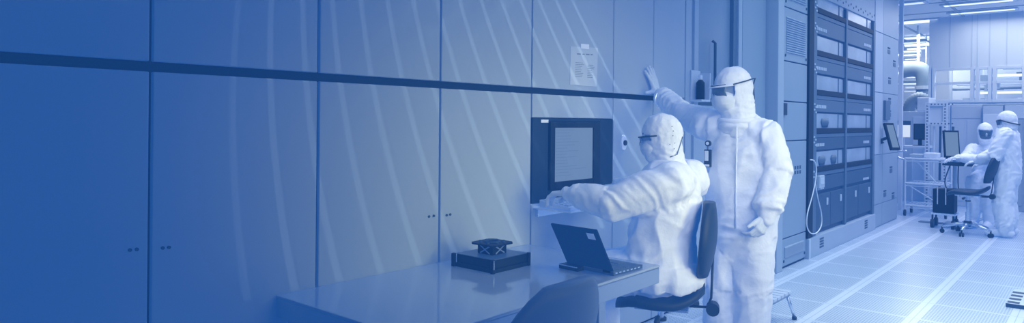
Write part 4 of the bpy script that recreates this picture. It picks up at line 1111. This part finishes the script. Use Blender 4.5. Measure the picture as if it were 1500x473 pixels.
# tubular far support beneath tray
# ------------------------------------------------------------------ far people
def far_stand():
    D0 = 9.0
    base = atZ(1474, 346, 0)
    U = Vector((0,0,1)); Fd = (-RT * .72 + FW * .69).normalized(); S = U.cross(Fd).normalized()  # S to his left
    o_ = Vector((base.x, base.y, 0))
    def B(s, f_, z): return o_ + S * s + Fd * f_ + U * z
    k = 1.64 / 1.8
    neck = B(0, .03, 1.44*k + .02); hc = atD(1475, 178, D0)
    hc = Vector((hc.x, hc.y, hc.z))
    P, inv, f, l, u = head_frame(hc, -RT * .55 + FW * .75, 12)
    lsho, rsho = B(.19, 0, 1.33), B(-.19, 0, 1.33)
    lelb = B(.27, .10, 1.06); lwr = B(.20, .30, .98)
    relb = B(-.26, .06, 1.05); rwr = B(-.20, .28, .95)
    hl, hr = B(.09, 0, .84), B(-.09, 0, .84); kl, kr = B(.12, .02, .46), B(-.12, .02, .46); al, ar = B(.14, 0, .09), B(-.15, 0, .09)
    b = MB(); head_body(b, P, f, l, u); b.tube([P(-.02,0,-.06), neck], .05, 12, dome=True)
    b.rings([(neck, S*.06, Fd*.06), (B(0,0,1.32), S*.15, Fd*.09), (B(0,0,1.1), S*.14, Fd*.1), (B(0,0,.8), S*.15, Fd*.1)])
    for q in ((lsho, lelb, lwr), (rsho, relb, rwr)): b.tube(q, [.045,.038,.028], 12, dome=True)
    for q in ((hl, kl, al), (hr, kr, ar)): b.tube(q, [.075,.055,.04], 12, dome=True)
    body = mobj('person', bake(b, .014, 2), m_skin)
    tag(body, 'far standing person in white coverall seen from behind at the right edge', 'person')
    c = MB()
    c.rings([(B(0,.02,1.44), S*.07, Fd*.08), (B(0,.01,1.40), S*.14, Fd*.10), (B(0,0,1.34), S*.205, Fd*.125), (B(0,0,1.2), S*.21, Fd*.14), (B(0,0,1.0), S*.20, Fd*.15), (B(0,0,.82), S*.21, Fd*.16), (B(0,0,.70), S*.19, Fd*.14)], 28, 2.3)
    for q in ((lsho, lelb, lwr), (rsho, relb, rwr)): c.tube([q[0] , q[0].lerp(q[1],.5), q[1], q[1].lerp(q[2],.7), q[2]], [.095,.088,.08,.07,.04], 18, dome=True)
    for q in ((hl, kl, al), (hr, kr, ar)): c.tube([q[0], q[1], q[1].lerp(q[2],.6), q[2] + U*.06, q[2]], [.125,.112,.112,.10,.08], 18, dome=True)
    limbs = [(B(0,0,1.4), B(0,0,.8), .2, .2), (lsho, lelb, .09, .08), (lelb, lwr, .08, .06), (hl, kl, .12, .11), (hr, kr, .12, .11), (kl, al, .11, .1), (kr, ar, .11, .1)]
    mobj('coverall', bake(c, .012, 2, fold_disp(limbs, .022, 2.2, [(lelb, .2), (kl, .2), (kr, .2), (al, .25), (ar, .25)])), m_suit, body)
    hd = mobj('hood', hood_mesh(P, inv, f, l, u, neck, None, 8.1, .008), m_hood, body)
    MB().tube([P(.06, .085, .03), P(.0, .106, .005), P(-.06, .10, -.03), P(-.118, .05, -.06), P(-.128, -.0, -.07), P(-.118, -.05, -.06), P(-.06,-.10,-.03), P(.06,-.085,.03)], .008, 8).build('goggle_strap', m_dark, body, smooth=True)
    MB().ball(P(.055,0,-.048), f*.065, l*.076, u*.06).build('face_mask', m_mask, body, smooth=True)
    V = []
    for kx in range(13):
        a = -1.1 + 2.2*kx/12
        for z in (.035, -.03): V.append(P(.118*math.cos(a), .092*math.sin(a), z))
    gg = MB().add(V, [(2*k, 2*k+2, 2*k+3, 2*k+1) for k in range(12)]).build('goggles', m_lens, body)
    for w, d_, th in ((lwr, Fd - U*.3, -S), (rwr, Fd - U*.3, S)):
        mobj('glove', bake(hand_mb(w, d_, U + S*.2, th, curls=((20,25,15),)*4, sc=1.), .006, 1), m_glove, body)
    for q in (al, ar):
        m_ = MB(); g0 = Vector((q.x, q.y, .055)); m_.tube([g0 - Fd*.06, g0 + Fd*.08, g0 + Fd*.18 - U*.01], [.055,.052,.042], 14, dome=True); m_.tube([g0, g0 + U*.14], [.06,.085], 14, dome=True)
        mobj('boot', bake(m_, .01, 2), m_suit, body)
far_stand()
def far_seated():
    D0 = 9.75
    U = Vector((0,0,1)); Fd = (-RT * .55 - FW * .50).normalized(); S = U.cross(Fd).normalized()
    pel = atD(1449, 258, 10.0)
    neck = atD(1446, 213, 9.95); hc = atD(1443, 194, 9.88)
    P, inv, f, l, u = head_frame(hc, -RT * .42 - FW * .9, 8)
    chest = neck.lerp(pel, .42)
    rsho, lsho = neck - S * .18 - U*.07, neck + S * .18 - U*.07
    lwr = atD(1405, 231, 9.55); rwr = atD(1400, 233, 9.75)
    lelb = lsho.lerp(lwr, .5) - U*.08; relb = rsho.lerp(rwr, .5) - U*.08
    hl, hr = pel + S*.09, pel - S*.09; kl, kr = hl + Fd*.40 - U*.04, hr + Fd*.40 - U*.04
    al, ar = kl - U*.5, kr - U*.5; al.z = ar.z = .12
    b = MB(); head_body(b, P, f, l, u); b.tube([P(-.02,0,-.06), neck], .05, 12, dome=True)
    b.rings([(neck, S*.06, Fd*.06), (chest, S*.15, Fd*.09), (pel, S*.15, Fd*.1)])
    for q in ((lsho, lelb, lwr), (rsho, relb, rwr)): b.tube(q, [.045,.038,.028], 12, dome=True)
    for q in ((hl, kl, al), (hr, kr, ar)): b.tube(q, [.07,.055,.04], 12, dome=True)
    body = mobj('person', bake(b, .014, 2), m_skin)
    tag(body, 'far seated person in white hood and coverall facing the camera, hands on keyboard', 'person')
    c = MB()
    c.rings([(neck + U*.02, S*.075, Fd*.075), (neck - U*.05, S*.17, Fd*.11), (chest, S*.205, Fd*.145), (chest.lerp(pel,.5), S*.20, Fd*.15), (pel, S*.205, Fd*.16), (pel - U*.06, S*.18, Fd*.14)], 28, 2.3)
    for q in ((lsho, lelb, lwr), (rsho, relb, rwr)): c.tube([q[0] , q[0].lerp(q[1],.5), q[1], q[1].lerp(q[2],.7), q[2]], [.095,.088,.078,.065,.04], 18, dome=True)
    for q in ((hl, kl, al), (hr, kr, ar)): c.tube([q[0], q[0].lerp(q[1],.5), q[1], q[1].lerp(q[2],.6), q[2]], [.11,.105,.10,.095,.07], 18, dome=True)
    limbs = [(neck, pel, .2, .2), (lsho, lelb, .09, .08), (lelb, lwr, .08, .06), (rsho, relb, .09, .08), (hl, kl, .12, .11), (hr, kr, .12, .11), (kl, al, .1, .09), (kr, ar, .1, .09)]
    mobj('coverall', bake(c, .012, 2, fold_disp(limbs, .018, 6.2, [(lelb, .2), (relb, .2), (kl, .2), (kr, .2)])), m_suit, body)
    mobj('hood', hood_mesh(P, inv, f, l, u, neck, None, 4.1, .008, (-.05, .05)), m_hood, body)
    MB().ball(P(.045,0,-.055), f*.06, l*.068, u*.05).build('face_mask', m_rack2, body, smooth=True)
    V = []
    for kx in range(13):
        a = -1.1 + 2.2*kx/12
        for z in (.035, -.03): V.append(P(.108*math.cos(a), .082*math.sin(a), z))
    MB().add(V, [(2*k, 2*k+2, 2*k+3, 2*k+1) for k in range(12)]).build('goggles', m_lens, body)
    for w in (lwr, rwr):
        mobj('glove', bake(hand_mb(w, -RT, U, -FW, curls=((20,25,15),)*4, sc=1.), .006, 1), m_glove, body)
    for q in (al, ar):
        m_ = MB(); g0 = Vector((q.x, q.y, .055)); m_.tube([g0 - Fd*.06, g0 + Fd*.08, g0 + Fd*.18 - U*.01], [.055,.052,.042], 14, dome=True); m_.tube([g0, g0 + U*.14], [.06,.08], 14, dome=True)
        mobj('boot', bake(m_, .01, 2), m_suit, body)
far_seated()
ps = atD(1449, 258, 10.0)
t = thing('round_stool', (ps.x, ps.y, 0), 'dark round stool under the far seated person, behind the empty chair', 'stool')
MB().cyl((ps.x, ps.y, ps.z - .17), (ps.x, ps.y, ps.z - .12), .17, 24).build('seat', m_dark2, t, .01)
MB().cyl((ps.x, ps.y, .12), (ps.x, ps.y, ps.z - .17), .025).build('post', m_steel, t)
for k in range(5):
    a = 2 * PI * k / 5; c, s = math.cos(a), math.sin(a)
    MB().tube([(ps.x, ps.y, .13), (ps.x + c * .24, ps.y + s * .24, .02)], .018, 8).build('leg', m_steel, t)

# ------------------------------------------------------------------ light
w = bpy.data.worlds.new('world'); SC.world = w; w.use_nodes = True
w.node_tree.nodes['Background'].inputs[0].default_value = (.05, .16, .5, 1)
w.node_tree.nodes['Background'].inputs[1].default_value = .0
def area(name, loc, target, sx, sy, e, col=(1,.98,.95), spread=180):
    l = bpy.data.lights.new(name, 'AREA'); l.shape = 'RECTANGLE'; l.size = sx; l.size_y = sy; l.energy = e; l.color = col; l.spread = R(spread)
    o = bpy.data.objects.new(name, l); COL.objects.link(o); o.location = loc
    o.rotation_euler = (Vector(target) - Vector(loc)).to_track_quat('-Z', 'Y').to_euler(); return o
for nm_, loc, tgt, sx_, sy_, e_, c_, sp_ in [
    ('bay_ceiling_lamp', (-.6, 7.0, 3.5), (-.6, 7.0, 0), 3.0, 3.0, 59.9, (0.808,1,0.952), 125),
    ('aisle_ceiling_lamp', (-.6, 11.0, 3.5), (-.6, 11.0, 0), 3.0, 4.0, 90.8, (0.838,0.869,1), 150),
    ('far_ceiling_lamp', (-.6, 14.8, 3.5), (-.6, 14.8, 0), 3.0, 2.0, 45.8, (0.975,1,0.919), 180),
    ('back_room_lamp', (-1., 16.7, 3.4), (-1., 16.9, 1.5), 4.0, .6, 32, (0.95,1,0.9), 180),
    ('recess_lamp', (-3.3, 17.5, 3.4), (-3.3, 17.5, 0), 1.2, 3.0, 80, (1,0.97,0.8), 180),
    ('people_key_lamp', (.1, 3.3, 3.3), (-1.7, 3.9, 1.0), 1.2, 1.6, 4.2, (0.93,1,1), 80),  # unseen key added to light the near people
    ('people_fill_lamp', (1.2, .6, 1.6), (-1.7, 3.7, 1.1), 1.2, 1.2, 2.2, (0.95,1,0.95), 50),  # unseen fill added from the viewing side for the people
    ('wall_fill_lamp', (1.6, 3.5, 1.5), (-2.5, 3.15, 1.15), 1.4, 1.2, 4.8, (1,.94,.28), 48),  # unseen warm fill added to lift the wall out of blue
    ('bay_side_fill', (2.2, 9.0, 1.8), (-2.4, 9.0, 1.4), 3.0, 1.6, 0.5, (0.9,1,1), 120),  # unseen side fill added for the equipment bay
    ('bench_wall_fill', (.1, 2.2, 1.9), (-2.5, 2.3, 1.0), .8, .8, 0.5, (1,1,0.15), 50),  # unseen yellow fill added for the wall above the bench
    ('console_wall_fill', (.2, 3.3, 2.4), (-2.5, 3.4, 1.2), .8, .8, 0.3, (1,1,0.5), 60),  # unseen fill added for the wall around the console
    ('desk_fill', (-1.0, 2.0, 3.2), (-2.1, 2.2, .75), .6, 1.0, 0.4, (1,1,0.3), 45),  # unseen fill added over the workbench
    ('near_floor_fill', (-.2, 5.6, 3.4), (-.7, 5.6, 0), .8, 1.6, 8, (1,1,0.8), 55),  # unseen source added to brighten the near floor
    ('standing_person_fill', (.1, 2.7, 2.2), (-1.7, 4.0, .9), 1.0, 1.4, 2.7, (0.95,1,1), 60),  # unseen fill added for the standing person
    ]:
    area(nm_, loc, tgt, sx_, sy_, e_, c_, sp_)

# light streaks on the wall panels, drawn by an added unseen lamp's stripe pattern
LP = Vector((-2.05, 2.6, 3.45))
l = bpy.data.lights.new('stripe_projector', 'POINT'); l.energy = 70; l.shadow_soft_size = 0.0
l.use_nodes = True
lo = bpy.data.objects.new('stripe_projector', l); COL.objects.link(lo); lo.location = LP
nt = l.node_tree; N = nt.nodes; Lk = nt.links
em = [n for n in N if n.type == 'EMISSION'][0]
tc = N.new('ShaderNodeTexCoord'); sx = N.new('ShaderNodeSeparateXYZ'); Lk.new(tc.outputs['Normal'], sx.inputs[0])
def mt(op, a, b=None, c=None):
    n = N.new('ShaderNodeMath'); n.operation = op
    for i, q in enumerate((a, b, c)):
        if q is None: continue
        if isinstance(q, (int, float)): n.inputs[i].default_value = q
        else: Lk.new(q, n.inputs[i])
    return n.outputs[0]
nx = mt('MINIMUM', sx.outputs[0], -.01)
tt = mt('DIVIDE', XW - LP.x, nx)                 # distance factor to the wall plane
Yw_ = mt('MULTIPLY_ADD', sx.outputs[1], tt, LP.y)
Zw_ = mt('MULTIPLY_ADD', sx.outputs[2], tt, LP.z)
dz = mt('SUBTRACT', Zw_, 1.6)
num = mt('SUBTRACT', mt('SUBTRACT', Yw_, mt('MULTIPLY', dz, .54)), mt('MULTIPLY', mt('MULTIPLY', dz, dz), .12))
av = mt('DIVIDE', num, mt('SUBTRACT', 1., mt('MULTIPLY', dz, .4)))
# a = 1.77 + .172 k + .0035 k^2
disc = mt('SQRT', mt('MAXIMUM', mt('ADD', .172**2, mt('MULTIPLY', 4*.0035, mt('SUBTRACT', av, 1.77))), 0.))
kv = mt('DIVIDE', mt('SUBTRACT', disc, .172), 2*.0035)
fr_ = mt('ABSOLUTE', mt('SUBTRACT', mt('FRACT', mt('ADD', kv, 20.5)), .5))
def ss(x, lo_, hi_, a, b):
    m = N.new('ShaderNodeMapRange'); m.interpolation_type = 'SMOOTHSTEP'; Lk.new(x, m.inputs[0])
    for i, q in enumerate((lo_, hi_, a, b)): m.inputs[1+i].default_value = q
    return m.outputs[0]
st1 = ss(fr_, .065, .105, 1., 0.)
st1 = mt('MULTIPLY', st1, ss(kv, -3.6, -2.6, 0., 1.)); st1 = mt('MULTIPLY', st1, ss(kv, 11.3, 11.6, 1., 0.))
sv = mt('DIVIDE', mt('SUBTRACT', Yw_, mt('MULTIPLY', mt('SUBTRACT', Zw_, 2.1), 1.22)), .28)
f2 = mt('ABSOLUTE', mt('SUBTRACT', mt('FRACT', mt('ADD', sv, 20.5 - 2.86/.28)), .5))
st2 = mt('MULTIPLY', ss(f2, .08, .14, .30, 0.), ss(Zw_, 1.66, 1.9, 0., 1.)); st2 = mt('MULTIPLY', st2, ss(Yw_, 1.7, 2.0, 0., 1.)); st2 = mt('MULTIPLY', st2, ss(sv, 2.86/.28 + .3, 2.86/.28 + .5, 1., 0.))
tot = mt('MULTIPLY', mt('ADD', st1, st2), ss(Yw_, 1.1, 4.2, .5, 1.6)); tot = mt('MULTIPLY', tot, ss(Zw_, .745, .76, 0., 1.)); tot = mt('MULTIPLY', tot, mt('LESS_THAN', sx.outputs[0], -.01))
# compensate distance so that the stripes stay even along the wall
comp = mt('POWER', mt('MULTIPLY', tt, 1 / 1.9), 3.0)
Lk.new(mt('MULTIPLY', tot, mt('MINIMUM', comp, 30.)), em.inputs['Strength'])
em.inputs['Color'].default_value = (.8, .95, 1, 1)

# ------------------------------------------------------------------ clean up helper properties, colour management
for o in bpy.data.objects:
    if '_o' in o: del o['_o']
SC.view_settings.view_transform = 'Standard'; SC.view_settings.look = 'None'
SC.view_settings.exposure = 0; SC.view_settings.gamma = 1
SC.cycles.max_bounces = 5; SC.cycles.diffuse_bounces = 3
